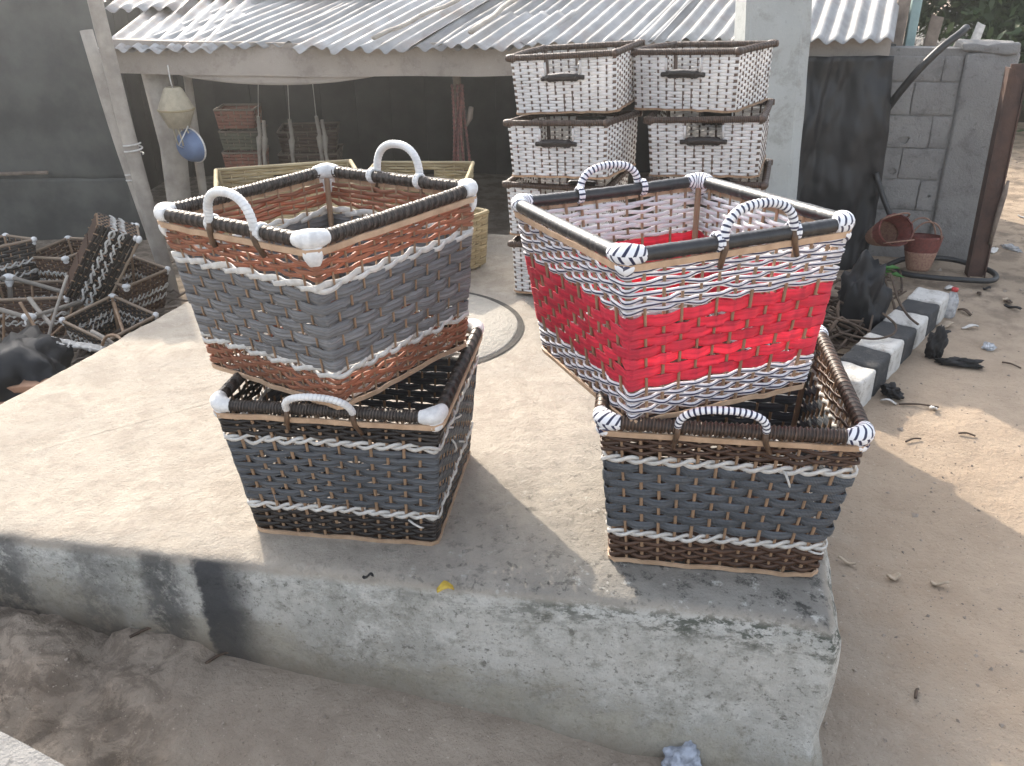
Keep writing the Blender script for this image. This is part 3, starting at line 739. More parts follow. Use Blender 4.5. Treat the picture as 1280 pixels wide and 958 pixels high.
# upper left: orange and brown bands round a grey paper middle
r = root_at('flared_basket', 'grey flared basket with orange bands and white corners, turned cornerwise on the black banded one', UL, group=GB)
B = Basket(r, *UL[6:], 11, 11, 3)
B.band(.775, .925, 5, 'strand', MT['orange_cord'], .0036, .0036, wf=.86, wob=.0014)
B.strand('strand', .742, .013, .003, .0046, 0, MT['white_twine'], zamp=.0026, wob=.0016); B.strand('strand', .722, .010, .003, .0042, 1, MT['white_twine'], zamp=-.0026, wob=.0012)
B.band(.235, .712, 7, 'strand', MT['grey_paper'], .0020, .0024, wf=1.07, belly=.0012, wob=.0010, sharp=2.4, sub=6)
B.strand('strand', .222, .010, .004, .0046, 0, MT['white_twine'], zamp=.003, wob=.001); B.strand('strand', .20, .009, .004, .0042, 1, MT['white_twine'], zamp=-.003, wob=.001)
B.band(.03, .185, 5, 'strand', MT['orange_cord'], .0036, .0036, wf=.74, wob=.0014)
B.stakes(.0021, MT['rattan'])
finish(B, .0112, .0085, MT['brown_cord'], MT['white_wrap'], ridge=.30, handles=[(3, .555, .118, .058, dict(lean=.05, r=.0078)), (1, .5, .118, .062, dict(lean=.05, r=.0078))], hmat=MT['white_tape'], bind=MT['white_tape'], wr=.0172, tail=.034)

# upper right: navy striped bands round a red middle
r = root_at('flared_basket', 'bright red flared basket with navy striped bands and black rim, stacked on another', UR, group=GB)
B = Basket(r, *UR[6:], 11, 11, 4)
B.band(.665, .925, 8, 'strand', MT['navy_stripe'], .0038, .0042, wf=.80, wob=.0016)
B.band(.215, .655, 7, 'strand', MT['red_ribbon'], .0011, .0024, wf=1.08, belly=.0016, wob=.0010, sharp=2.4, sub=6)
B.band(.03, .205, 5, 'strand', MT['navy_stripe'], .0038, .0042, wf=.80, wob=.0014)
B.stakes(.0029, MT['rattan'])
finish(B, .0122, .0095, MT['black_cord'], MT['navy_cross'], ridge=.07, handles=[(0, .56, .128, .049, dict(lean=-.05, r=.0074)), (2, .5, .128, .046, dict(lean=.0, r=.0074))], hmat=MT['navy_rings'], bind=MT['navy_rings'], wr=.0175, tail=.02)

# ================================================================== WHITE SHELF BASKETS
def white_basket():
    r = thing('storage_basket', '', 'basket')
    B = Basket(r, .318, .316, .332, .33, .168, 11, 11, 5, corner_alt=True)
    slot = [(0, .345, .655, .66), (2, .345, .655, .66)]
    B.band(.02, .96, 18, 'strand', MT['white_flat'], .0018, .0022, wf=1.0, exclude=lambda t: slot if t > .66 else None, sub=3, sharp=1.8, wob=.0006)
    B.stakes(.0034, MT['choco_stick'], .97, slot)
    for k in range(4): stick('corner_post', B.corner(k, 0, .006), B.corner(k, .98, .006), .007, MT['choco_stick'], r, 8)
    B.rails(.0095, .0046, MT['coffee_cord'], .14)
    for k in range(4):
        c = B.corner(k, 1.); mb = MB(); d = (B.corner(k+1, 1.)-c).normalized()
        mb.tube([c-d*.014, c-d*.006, c+d*.004, c+d*.012, c+d*.020], [.009, .0115, .0125, .0115, .009], 10); mb.build('corner_knot', MT['coffee_cord'], r)
    B.strip(.01, .006, .005, .004, MT['rattan'], 'bottom_strip', .0008)
    for side in (0, 2):
        mb = MB(); a = B.at(side, .29, .62, .007); b = B.at(side, .71, .62, .007); P = [a.lerp(b, x) for x in np.linspace(0, 1, 25)]
        mb.tube([p+Vector((0, 0, .004*(1-abs(2*i/24-1)))) for i, p in enumerate(P)], [(.0125 if .14 < i/24 < .86 else .007)*(1.05 if i % 2 else .95) for i in range(25)], 8, flat=1.); mb.build('handle_lip', MT['black_strand'], r)
        for f in (.33, .67):
            mb = MB(); mb.tube([B.at(side, f, .68, .002), B.at(side, f, .9, .002)], .004, 6); mb.build('slot_side', MT['white_flat'], r)
    B.floor(MT['choco_stick'], 9)
    return r
wb = white_basket()
WH = [  # x, y, z, rx, ry, rz, scale, label
 (.228, 2.915, .5953, .003, -.0725, -.36, 1.0, 'white woven basket on top of the left white stack, left of its twin'),
 (.6295, 2.9335, .5931, -.010, -.0476, -.5668, 1.03, 'white woven basket on top of the right white stack, beside the concrete pillar'),
 (.2129, 2.8359, .4032, -.0577, -.0609, -.4264, .975, 'white woven basket second from the top of the left white stack'),
 (.6593, 2.8768, .4061, .004, -.0552, -.329, 1.04, 'white woven basket second from the top of the right white stack'),
 (.200, 2.875, .208, -.01, -.02, -.34, .99, 'white woven basket third from the top of the left white stack'),
 (.670, 2.86, .214, 0, -.02, -.30, 1.05, 'white woven basket third from the top of the right white stack'),
 (.215, 2.86, .012, 0, 0, -.33, 1.0, 'bottom white woven basket of the left stack, a sliver beside the red basket'),
 (.680, 2.87, .014, 0, 0, -.34, 1.05, 'bottom white woven basket of the right stack, behind the red basket'),
]
for i, w in enumerate(WH):
    o = wb if i == 0 else copy_tree(wb)
    o.location = w[:3]; o.rotation_euler = w[3:6]; o.scale = (w[6],)*3; o['label'] = w[7]; o['group'] = 'white shelf baskets in two stacks'

# ================================================================== SEAGRASS TRAYS
def tray(label, loc, rz, w, d, h, seed):
    r = thing('seagrass_basket', label, 'basket', loc, (0, 0, rz), 'tan seagrass trays behind the grey basket'); B = Basket(r, w*.95, d*.95, w, d, h, 9, 7, seed)
    ex = lambda t: [(0, .42, .6, 0), (2, .42, .6, 0)] if .68 < t < .86 else None
    B.band(.03, .97, 15, 'strand', MT['seagrass'], .005, .003, wf=1.0, sub=2, exclude=ex, wob=.001); B.stakes(.003, MT['seagrass'], .96, [(0, .42, .6, .68), (2, .42, .6, .68)]); B.posts(.006, MT['seagrass'])
    B.rails(.0075, .007, MT['seagrass'], .2); B.floor(MT['seagrass'], 7)
    return r
tray('low tan seagrass tray on the slab, showing between the grey and red baskets', (-.36, 3.11, .006), -.63, .50, .26, .20, 21)
tray('tan seagrass tray behind the left part of the grey basket rim', (-.80, 3.12, .125), .30, .50, .40, .20, 22)
tray('tan seagrass tray with a hand slot, behind the white handle of the grey basket', (-.36, 3.42, .085), -.05, .40, .32, .19, 23)
tray('seagrass tray underneath the left seagrass one', (-.76, 3.14, .006), .24, .44, .36, .115, 24)

# ================================================================== PILLAR, BLOCK WALL, DOOR EDGE
mb = MB(); n = 40; P = []
for i in range(n+1):
    z = -.6+2.2*i/n; q_ = (z-CZ)/1.132+CZ; x0 = .955-.094*(q_+.4)/1.3; x1 = 1.182-.076*(q_+.4)/1.3
    x0 *= 1.132; x1 *= 1.132; row = [(x0, 3.87), (x0+.012, 3.855), (x1-.050, 3.85), (x1-.038, 3.858), (x1, 3.88), (x1+.004, 4.05), (x0, 4.05)]
    P.append([(x+.006*mnoise.noise(Vector((x*9, z*5, k*2.7))), y+.008*mnoise.noise(Vector((x*5, z*6, k))), z) for k, (x, y) in enumerate(row)])
N = 7; V = [p for r_ in P for p in r_]; F = [(i*N+j, i*N+(j+1) % N, (i+1)*N+(j+1) % N, (i+1)*N+j) for i in range(n) for j in range(N)]+[tuple(n*N+j for j in range(N))]
o = link('concrete_pillar', mesh('concrete_pillar', V, F, MT['pillar'], smooth=False)); tag(o, 'pale grey green concrete pillar with dark streaks behind the right white stack', 'pillar')

def rough_box(name, lo, hi, mat, parent=None, cuts=3, amp=.006, bev=.008, seed=0, M=None, freq=14):
    b = bmesh.new(); c = [(lo[i]+hi[i])/2 for i in range(3)]; d = [hi[i]-lo[i] for i in range(3)]
    bmesh.ops.create_cube(b, size=1., matrix=Matrix.Translation(c) @ Matrix.Diagonal((*d, 1)))
    if bev: bmesh.ops.bevel(b, geom=b.edges[:], offset=bev, segments=2, affect='EDGES', profile=.5)
    if cuts: bmesh.ops.subdivide_edges(b, edges=[e for e in b.edges if e.calc_length() > 4*bev], cuts=cuts, use_grid_fill=True)
    for v in b.verts:
        v.co += Vector((mnoise.noise(v.co*freq+Vector((seed, 0, 0))), mnoise.noise(v.co*freq+Vector((0, seed, 5))), mnoise.noise(v.co*freq+Vector((9, 0, seed)))))*amp
        if M: v.co = M @ v.co
    me = bpy.data.meshes.new(name); b.to_mesh(me); b.free()
    me.polygons.foreach_set('use_smooth', np.ones(len(me.polygons), dtype=bool))
    return link(name, me, parent, mat)

# block wall, running right and a little towards the camera
wall = thing('block_wall', 'grey hollow block wall with knocked out holes, right of the black curtain', 'wall', (1.72, 4.28, -.42), (0, 0, -.20))
mb = MB(); mb.box((-.02, .014, 0), (.615, .12, 1.06)); mb.build('mortar', MT['mortar'], wall, False)
hh = .152
def block(x0, x1, z0, z1, hole=None, sd=0, y0=0.):
    """face block with an optional broken hole"""
    if not hole: return rough_box('block', (x0-.001, y0+.006, z0-.001), (x1+.001, .13, z1+.001), MT['block'], wall, 3, .005, .004, sd)
    hx, hz, rx, rz = hole; mb = MB(); N = 20; pts = []; out = []
    for i in range(N):
        a = 2*PI*i/N; pts.append((hx+rx*math.cos(a)*(1+.15*math.sin(3*a+sd)), hz+rz*math.sin(a)*(1+.12*math.cos(2*a))))
        ca, sa = math.cos(a), math.sin(a); t = min(((x1-hx) if ca > 0 else (hx-x0))/max(1e-6, abs(ca)), ((z1-hz) if sa > 0 else (hz-z0))/max(1e-6, abs(sa)))
        out.append((hx+ca*t, hz+sa*t))
    V = [(x, y0+.001, z) for x, z in out]+[(x, y0, z) for x, z in pts]+[(hx+(x-hx)*.8, y0+.07, hz+(z-hz)*.8) for x, z in pts]+[(x, .12, z) for x, z in out]
    F = [(i, (i+1) % N, N+(i+1) % N, N+i) for i in range(N)]+[(N+i, N+(i+1) % N, 2*N+(i+1) % N, 2*N+i) for i in range(N)]+[(3*N+i, 3*N+(i+1) % N, (i+1) % N, i) for i in range(N)]+[tuple(2*N+i for i in range(N))]
    mb.add(V, F); return mb.build('block', MT['block'], wall, False)
for r_ in range(7):
    z0 = r_*hh+.004; z1 = (r_+1)*hh-.004
    if r_ == 6: z1 -= .035
    off = 0 if r_ % 2 else .11
    xs = [0, .19+off, .385]
    for a, b in zip(xs, xs[1:]):
        hole = None
        if r_ == 4 and a == 0: hole = (.185, z0+.034, .026, .019)
        if r_ == 3 and a == 0: hole = (.162, z0+.036, .017, .017)
        if r_ == 2 and a > 0: hole = (a+.05, z0+.07, .008, .007)
        block(a+.003, b-.003, z0, z1, hole, r_*3+a, .002*random.random())
b_ = rough_box('wall_pier', (.39, -.012, 0), (.61, .14, 1.045), MT['block'], wall, 6, .012, .012, 5, freq=9)
rough_box('wall_top', (.36, -.02, 1.04), (.60, .14, 1.085), MT['mortar'], wall, 4, .02, .01, 9)

dr = thing('rusty_steel_post', 'leaning rusty steel door post at the right end of the block wall', 'post', (2.232, 3.93, -.40), (R(-1.0), R(-1.5), R(-14)))
mb = MB(); mb.box((-.030, 0, 0), (.034, .012, 1.0)); mb.build('web', MT['rust'], dr, False)
mb = MB(); mb.box((-.040, -.022, 0), (-.0305, .05, .985)); mb.build('flange', MT['rust'], dr, False)
mb = MB(); mb.box((.0345, -.012, 0), (.040, .03, 1.04)); mb.build('flange', MT['rust'], dr, False)
mb = MB(); mb.tube([(.03, -.01, .20), (.036, -.02, .34), (.045, -.018, .44), (.052, -.008, .50)], [.008, .012, .012, .006], 7); mb.build('strap', MT['old_wood'], dr)

# ================================================================== SHED
shed = thing('market_shed', 'low dark open shed with patched corrugated zinc roof and pale beam', 'shed', (0, 4.2, GZ))
def loc(p): return (p[0], p[1]-4.2, p[2]-GZ)
# beam in three lengths, sagging a little
mb = MB(); n = 60; P = []
for i in range(n+1):
    x = -1.86+3.60*i/n; z0 = .540+.010*((x+.0)/1.8)**2+.006*mnoise.noise(Vector((x*3, 0, 0)))+(.018 if x < -1 else 0)*(-x-1); z1 = z0+.145
    P.append([loc((x, 4.20+.004*mnoise.noise(Vector((x*4, 1, 0))), z0)), loc((x, 4.195, z1)), loc((x, 4.29, z1)), loc((x, 4.29, z0))])
V = [p for r_ in P for p in r_]; F = [(i*4+j, i*4+(j+1) % 4, (i+1)*4+(j+1) % 4, (i+1)*4+j) for i in range(n) for j in range(4)]+[(3, 2, 1, 0), tuple(n*4+j for j in range(4))]
link('beam', mesh('beam', V, F, MT['beam'], smooth=False), shed)
P = np.array([[loc((-1.55+1.0*u, 4.215+.0*v, .56-.055*v*math.sin(PI*u)**.7)) for v in np.linspace(0, 1, 5)] for u in np.linspace(0, 1, 24)])
solid_grid(P, -.02).build('sagging_cloth', MT['beam'], shed)
# corrugated sheets: ridges run up and to the right
rd = Vector((.42, .90, .215)).normalized()
def sheet(x0, w, e, ln, lift, skew=0., ragged=.0, sd=0, y0=4.10, pitch=.076, amp=.011):
    """x0 left edge at the eave, w width, e how far the eave end is pushed back, ln length up the slope"""
    nu = int(w/pitch*8); nv = 14; P = np.zeros((nu+1, nv+1, 3)); d = Vector((rd.x+skew, rd.y, rd.z)).normalized()
    for i in range(nu+1):
        u = w*i/nu; c = math.sin(2*PI*u/pitch)*amp
        rag = ragged*abs(mnoise.noise(Vector((u*7+sd, 0, 0))))+.012*mnoise.noise(Vector((u*40, sd, 0)))
        for j in range(nv+1):
            s_ = e+rag*(1-j/nv)+(ln)*j/nv
            p = Vector((x0+u, y0, .655+lift+.013*(x0+u)))+d*s_
            bend = .010*mnoise.noise(Vector((p.x*2+sd, p.y*2, 3)))+ (.012*mnoise.noise(Vector((u*9, sd, 1))) if j == 0 else 0)
            P[i, j] = loc((p.x, p.y, p.z+c+bend))
    return solid_grid(P, .0012).build('roof_sheet', MT['zinc'], shed)
# lower course left to right, then an upper course over it
for k, a in enumerate([(-1.80, .66, .05, 1.1, .022, .05, .06), (-1.22, .72, .10, 1.2, .012, .03, .05), (-.98, .55, -.02, 1.1, .024, .03, .09), (-.52, .62, .015, 1.2, .012, .0, .02), (-.30, .42, -.05, .55, .030, .02, .03), (.02, .62, .02, 1.2, .020, .0, .0),
                       (.52, .66, .05, 1.2, .012, 0, .03), (1.05, .66, -.03, 1.2, .022, -.05, .02)]): sheet(*a, sd=k*5.3)
sheet(-1.86, .52, .02, 1.25, .028, -.36, .05, 71); sheet(-2.02, .40, .55, 1.4, .050, -.40, .03, 72); sheet(-1.84, .60, 1.0, 1.6, .062, -.25, .03, 73)
for k, x in enumerate([-2.75, -2.1, -1.45, -.78, -.12, .54, 1.2]): sheet(x+.35, .70, .85, 1.6, .045+.012*(k % 2), 0, .03, 40+k*3)
for a, b, r_ in (((-.60, 4.10, .715), (-.22, 4.62, .86), .016), ((-.17, 4.10, .735), (.12, 4.78, .90), .016), ((-.25, 4.62, .865), (.08, 4.66, .885), .015)):
    mb = MB(); mb.tube([loc(Vector(a).lerp(Vector(b), t)+Vector((.004*math.sin(9*t), 0, .004*math.sin(14*t)))) for t in np.linspace(0, 1, 9)], r_, 7, flat=.6); mb.build('roof_batten', MT['wood_post'], shed)
# posts of the shed
def post(parent, name, pts, r, mat, k=9):
    mb = MB(); mb.tube([loc(p) for p in pts], r, k); return mb.build(name, mat, parent)
post(shed, 'post', [(-1.70, 4.36, -.5), (-1.69, 4.36, -.1), (-1.67, 4.36, .2), (-1.69, 4.36, .6)], [.062, .060, .064, .072], MT['wood_post'])
post(shed, 'post', [(1.30, 4.40, -.5), (1.30, 4.40, .6)], .05, MT['wood_post'])
post(shed, 'post', [(-1.60, 4.44, -.5), (-1.585, 4.44, .1), (-1.57, 4.44, .56)], [.02, .022, .02], MT['wood_post'])
# inner walls of boards
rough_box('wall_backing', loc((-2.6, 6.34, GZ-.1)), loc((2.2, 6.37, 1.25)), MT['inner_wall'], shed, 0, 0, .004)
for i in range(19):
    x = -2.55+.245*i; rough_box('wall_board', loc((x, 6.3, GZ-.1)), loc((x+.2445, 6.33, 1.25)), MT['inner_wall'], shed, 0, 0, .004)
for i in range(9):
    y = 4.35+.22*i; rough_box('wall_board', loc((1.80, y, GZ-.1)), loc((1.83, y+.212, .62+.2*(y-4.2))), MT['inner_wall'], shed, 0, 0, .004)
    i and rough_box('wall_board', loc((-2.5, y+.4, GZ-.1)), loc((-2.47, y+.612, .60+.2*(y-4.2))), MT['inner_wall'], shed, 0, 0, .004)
# things in the shade under the roof
cp = thing('chain_post', 'slim post hung with dark red beaded chains under the beam', 'post', (-.25, 4.42, GZ))
mb = MB(); mb.tube([(0, .02, -.1), (.0, .02, .4), (-.008, .02, .93)], [.022, .021, .02], 8); mb.build('pole', MT['old_wood'], cp)
for s_ in range(5):
    mb = MB(); x0 = -.03+.015*s_; pts = []; rr = []
    for i in range(70):
        t = i/69; pts.append((x0+.012*math.sin(t*5+s_)+.012*math.sin(PI*t)*(s_-2)*.4, -.012-.012*math.sin(t*7+s_*2), .86-.68*t)); rr.append(.0085 if i % 2 else .0045)
    mb.tube(pts, rr, 6); mb.build('chain', MT['chain_red'], cp)
mb = MB(); mb.tube([(.035, .0, .66), (.052, -.006, .70), (.060, -.004, .75)], [.012, .03, .024], 8, flat=.5); mb.build('rag', MT['old_wood'], cp)

lampo = thing('hanging_basket_shade', 'cream woven shade hanging on a string from the beam at the left', 'shade', (-1.535, 4.12, .355))
N = 24; prof = [(.030, .158), (.040, .150), (.078, .066), (.080, .058), (.076, .048), (.046, -.020), (.036, -.022)]
mb = MB(); mb.add([(r_*(1+.03*(i % 2))*math.cos(2*PI*i/N), r_*(1+.03*(i % 2))*math.sin(2*PI*i/N), z) for r_, z in prof for i in range(N)], [(a*N+i, a*N+(i+1) % N, (a+1)*N+(i+1) % N, (a+1)*N+i) for a in range(len(prof)-1) for i in range(N)])
mb.build('shade', MT['cream_cloth'], lampo)
mb = MB(); mb.tube([(.080*math.cos(a), .080*math.sin(a), .060) for a in np.linspace(0, 2*PI, 33)[:-1]], .005, 6, closed=True); mb.build('rim', MT['seagrass'], lampo)
mb = MB(); mb.tube([(.0, 0, .15), (-.004, .0, .19), (-.012, .02, .25)], .003, 6); mb.build('string', MT['white_twine'], lampo)
for i in range(4):
    mb = MB(); a = i*1.6; mb.tube([(.03*math.cos(a), .03*math.sin(a), -.02), (.034*math.cos(a)+.01, .03*math.sin(a), -.07), (.03*math.cos(a)+.012, .03*math.sin(a), -.10)], .004, 5); mb.build('tassel', MT['cream_cloth'], lampo)
bowl = thing('plastic_bowl', 'blue plastic bowl hanging sideways below the cream shade', 'bowl', (-1.50, 4.16, .245), (R(98), R(12), R(-30)))
prof = [(.001, .055), (.045, .052), (.066, .03), (.078, 0), (.082, -.002), (.080, .004), (.068, .036), (.046, .058), (.001, .061)]
mb = MB(); mb.add([(r_*math.cos(2*PI*i/N), r_*math.sin(2*PI*i/N), z) for r_, z in prof for i in range(N)], [(a*N+i, a*N+(i+1) % N, (a+1)*N+(i+1) % N, (a+1)*N+i) for a in range(len(prof)-1) for i in range(N)])
mb.build('shell', MT['blue_plastic'], bowl)
mb = MB(); mb.tube([(.080*math.cos(a), .080*math.sin(a), .0) for a in np.linspace(0, 2*PI, 33)[:-1]], .0045, 6, closed=True); mb.build('rim', MT['litter_white'], bowl)
mb = MB(); mb.tube([(0, -.0, .05), (.01, .03, .09), (.02, .11, .03)], .003, 5); mb.build('cord', MT['white_twine'], bowl)

def rack(label, x, y, z0, w, d, h, rows, ms, rz=0.):
    r = thing('stacked_goods', label, 'basket stack', (x, y, z0), (0, 0, rz), 'goods stored under the roof'); dz = h/rows
    for i in range(rows): rough_box('crate', (-w/2+random.uniform(-.01, .01), -d/2, i*dz), (w/2, d/2, (i+1)*dz-.02), ms[i % len(ms)], r, 2, .008, .01, i)
    return r
MT['dull_orange'] = simple('dull_orange', (.17, .075, .05), (.12, .05, .035), 40, .8, .003, 120)
MT['dull_olive'] = simple('dull_olive', (.13, .13, .09), (.08, .08, .06), 40, .8, .003, 120)
def goods(label, x, y, z, w, d, h, m, rz, group):
    r = thing('woven_tray', label, 'basket', (x, y, z), (0, 0, rz), group); B = Basket(r, w*.9, d*.9, w, d, h, 5, 5, int(abs(x*100+z*70)))
    B.band(.05, .95, 5, 'strand', m, .005, .003, sub=2, wob=.001); B.stakes(.003, MT['old_wood'], .95)
    for k in range(4): stick('rim_rail', B.corner(k, 1.), B.corner(k+1, 1.), .006, MT['old_wood'], r, 6)
    B.floor(MT['old_wood'], 4)
MT['dull_orange_weave'] = ribbed('dull_orange_weave', (.26, .11, .075), (.17, .07, .048), 3, .8); MT['dull_olive_weave'] = ribbed('dull_olive_weave', (.12, .12, .085), (.08, .08, .06), 3, .8)
for i, (m, l) in enumerate([('dull_olive_weave', 'lowest'), ('dull_orange_weave', 'fifth from the top, dull orange,'), ('dull_olive_weave', 'fourth from the top, olive,'), ('dull_orange_weave', 'third from the top, dull orange,'), ('dull_olive_weave', 'second from the top, olive,'), ('dull_orange_weave', 'topmost, dull orange,')]):
    goods('woven tray, '+l+' in the shaded stack left under the roof', -1.50+.012*math.sin(i*5), 4.95, GZ+.115*i, .21, .2, .105, MT[m], .05*math.sin(i*3), 'trays stacked left under the roof')
for i, l in enumerate(['lowest', 'second from the top', 'third from the top', 'topmost']):
    goods('dark woven tray, '+l+' in the wider stack behind the hanging sticks', -1.20, 5.3, GZ+.13*[0, 2, 1, 3][i], .34, .3, .12, MT['coffee_strand'], .04*i, 'dark trays behind the hanging sticks')
for i, (x, y, z, l) in enumerate([(-1.36, 4.82, .27, 'knotted stick hanging nearest the orange goods'), (-1.20, 4.85, .25, 'pale knotted stick hanging in the middle of the three'), (-1.06, 4.88, .26, 'double knotted stick hanging farthest right of the three')]):
    t = thing('hanging_stick', l+' under the roof', 'stick', (x, y, z), (0, R(5-4*i), 0), 'sticks hanging under the roof')
    for q in range(2 if i != 1 else 1):
        mb = MB(); mb.tube([(q*.028, 0, .0-q*.02), (q*.026+.004, 0, -.10), (q*.03, .0, -.115), (q*.026-.004, 0, -.2), (q*.03, 0, -.36)], [.010, .011, .018, .010, .012], 6); mb.build('rod', MT['wood_post'], t)
    mb = MB(); mb.tube([(0, 0, 0), (.01, 0, .2), (0, 0, .40)], .002, 4); mb.build('string', MT['white_twine'], t)

# dark sheet wall on the left
def drape(name, label, cat, P, th, mat, part=None):
    if part is None:
        o = solid_grid(P, th).build(name, mat); tag(o, label, cat); return o
sw = thing('tarpaulin_wall', 'dark grey tarpaulin wall with one lapped seam along the left edge', 'wall', (-3., 4.75, GZ))
def tp(z0, z1, y, sd, mat=MT['tarp']):
    nu, nv = 70, 26; P = np.zeros((nu, nv, 3))
    for i in range(nu):
        for j in range(nv):
            x = -2.4+3.35*i/(nu-1); z = z0+(z1-z0)*j/(nv-1)
            P[i, j] = (x, y+.035*mnoise.noise(Vector((x*2.2, z*.9, sd)))+.012*mnoise.noise(Vector((x*9, z*3, sd)))+.02*math.sin(x*3+sd), z+.015*mnoise.noise(Vector((x*1.5, sd, z)))+.02*x)
    return solid_grid(P, -.004).build('tarpaulin_sheet', mat, sw)
tp(.28, 2.0, .03, 1.); tp(-.1, .335, -.03, 7.)
mb = MB(); mb.tube([(-2.2+.3*i, -.055+.008*math.sin(i*2), .295+.012*i-.02+.01*math.sin(i*1.7)) for i in range(10)], .010, 6); mb.build('seam_rope', MT['old_wood'], sw)
for x in (-1.9, -.9, .05):
    mb = MB(); mb.tube([(x, .22, -.2), (x+.02, .22, 1.6)], .04, 7); mb.build('pole', MT['old_wood'], sw)
for i, (a, b, r_, l) in enumerate([((-1.62, 3.93, -.60), (-1.845, 4.05, .76), .030, 'leaning grey pole ending below the roof edge, left one of the pair'), ((-1.60, 3.86, -.60), (-1.735, 3.92, 1.05), .034, 'leaning pale pole running up past the roof edge, right one of the pair')]):
    t = thing('leaning_pole', l, 'pole', a, group='leaning poles left of the shed'); d = Vector(b)-Vector(a); mb = MB()
    mb.tube([d*t_+Vector((.006*math.sin(7*t_+i), 0, 0)) for t_ in np.linspace(0, 1, 12)], [r_*(1.05-.15*t_) for t_ in np.linspace(0, 1, 12)], 9); mb.build('shaft', MT['wood_post'], t)
    mb = MB(); c = d*.52; mb.tube([c+Vector((math.cos(a_)*(r_+.004), math.sin(a_)*(r_+.004), .004*a_)) for a_ in np.linspace(0, 4*PI, 40)], .004, 5); mb.build('lashing', MT['white_twine'], t)

# black plastic curtain
nu, nv = 90, 40; P = np.zeros((nu, nv, 3))
for i in range(nu):
    for j in range(nv):
        u = i/(nu-1); v = j/(nv-1); x = 1.24+.50*u; z = .62-1.05*v
        fold = .022*math.sin(u*13+1.9*math.sin(v*2.2))*(.35+.65*v)+.006*math.sin(u*31+v*3)+.03*mnoise.noise(Vector((u*4, v*5, 2)))+.012*mnoise.noise(Vector((u*14, v*16, 8)))
        P[i, j] = (x+.02*math.sin(v*4+u*6)+.05*v*(u-.3), 4.13+fold-.05*v, z)
drape('plastic_curtain', 'black plastic sheet hanging as a curtain between pillar and block wall', 'curtain', P, .003, MT['black_plastic'])

def soft_bag(name, label, cat, c, rx, ry, rz, mat, sd, amp=.35, group=None, sub=4):
    b = bmesh.new(); bmesh.ops.create_icosphere(b, subdivisions=sub, radius=1.)
    for v in b.verts:
        d = v.co.copy(); n1 = mnoise.noise(d*1.7+Vector((sd, 0, 0))); n2 = abs(mnoise.noise(d*4+Vector((0, sd, 0)))); n3 = abs(mnoise.noise(d*9+Vector((0, 0, sd))))
        k = 1+amp*n1-amp*.9*n2-.30*n3-.12*abs(mnoise.noise(d*17+Vector((sd, sd, 0)))); z = d.z*k
        if z < -.45: z = -.45+(z+.45)*.15
        v.co = Vector((d.x*k*rx, d.y*k*ry, z*rz+.45*rz))
    me = bpy.data.meshes.new(name); b.to_mesh(me); b.free(); me.polygons.foreach_set('use_smooth', np.ones(len(me.polygons), dtype=bool))
    o = link(name, me, None, mat); o.location = c; o.rotation_euler = (0, 0, sd); return tag(o, label, cat, group)
soft_bag('plastic_bag', 'crumpled black plastic bag slumped at the foot of the curtain', 'bag', (1.40, 3.22, -.36), .07, .10, .24, MT['black_plastic'], 1.3)
soft_bag('plastic_bag', 'small black plastic scrap on the sand at the near end of the kerb', 'bag', (1.335, 2.70, -.365), .045, .03, .030, MT['dark_rag'], 2.1, .6)
soft_bag('plastic_bag', 'crumpled black plastic bag against the side of the kerb', 'bag', (1.625, 3.02, -.36), .042, .035, .085, MT['dark_rag'], 3.7, .5)
soft_bag('rag', 'flat black rag lying on the sand beside the kerb', 'rag', (1.70, 2.935, -.362), .095, .028, .022, MT['dark_rag'], -.25, .6)
soft_bag('plastic_bag', 'large black plastic bag spread beside the slab at the left', 'bag', (-1.66, 2.63, -.36), .26, .20, .20, MT['black_plastic'], 5.2, .3)

# hose arc, lower pipe, vines, tyre ring
def hosep(label, pts, r, mat, name='hose', cat='hose', kind=None, k=9):
    P = [Vector(p) for p in pts]; Q = []
    for i in range(len(P)-1):
        p0 = P[max(0, i-1)]; p1 = P[i]; p2 = P[i+1]; p3 = P[min(len(P)-1, i+2)]
        for q in range(8):
            t = q/8; Q.append(.5*((2*p1)+(p2-p0)*t+(2*p0-5*p1+4*p2-p3)*t*t+(3*p1-p0-3*p2+p3)*t**3))
    Q.append(P[-1]); mb = MB(); mb.tube(Q, r, k); o = mb.build(name, mat); return tag(o, label, cat, None, kind)
hosep('thick black hose arching down from the top of the block wall', [(2.03, 4.12, .735), (1.985, 4.08, .712), (1.90, 4.05, .655), (1.82, 4.07, .55), (1.765, 4.14, .41), (1.74, 4.22, .26), (1.73, 4.24, .05), (1.73, 4.24, -.2)], .017, MT['hose'])
hosep('black stick leaning out from behind the curtain above the left straw basket', [(1.735, 4.10, .10), (1.77, 4.06, 0), (1.815, 4.02, -.10)], .013, MT['hose'], 'stick', 'stick')
hosep('loop of dark pipe lying flat in front of the block wall', [(1.80, 3.98, -.33), (1.95, 4.06, -.31), (2.15, 4.04, -.31), (2.29, 3.92, -.33), (2.24, 3.80, -.335), (2.05, 3.78, -.32), (1.88, 3.84, -.32), (1.81, 3.95, -.325)], .013, MT['hose'], 'pipe', 'pipe')
mb = MB()
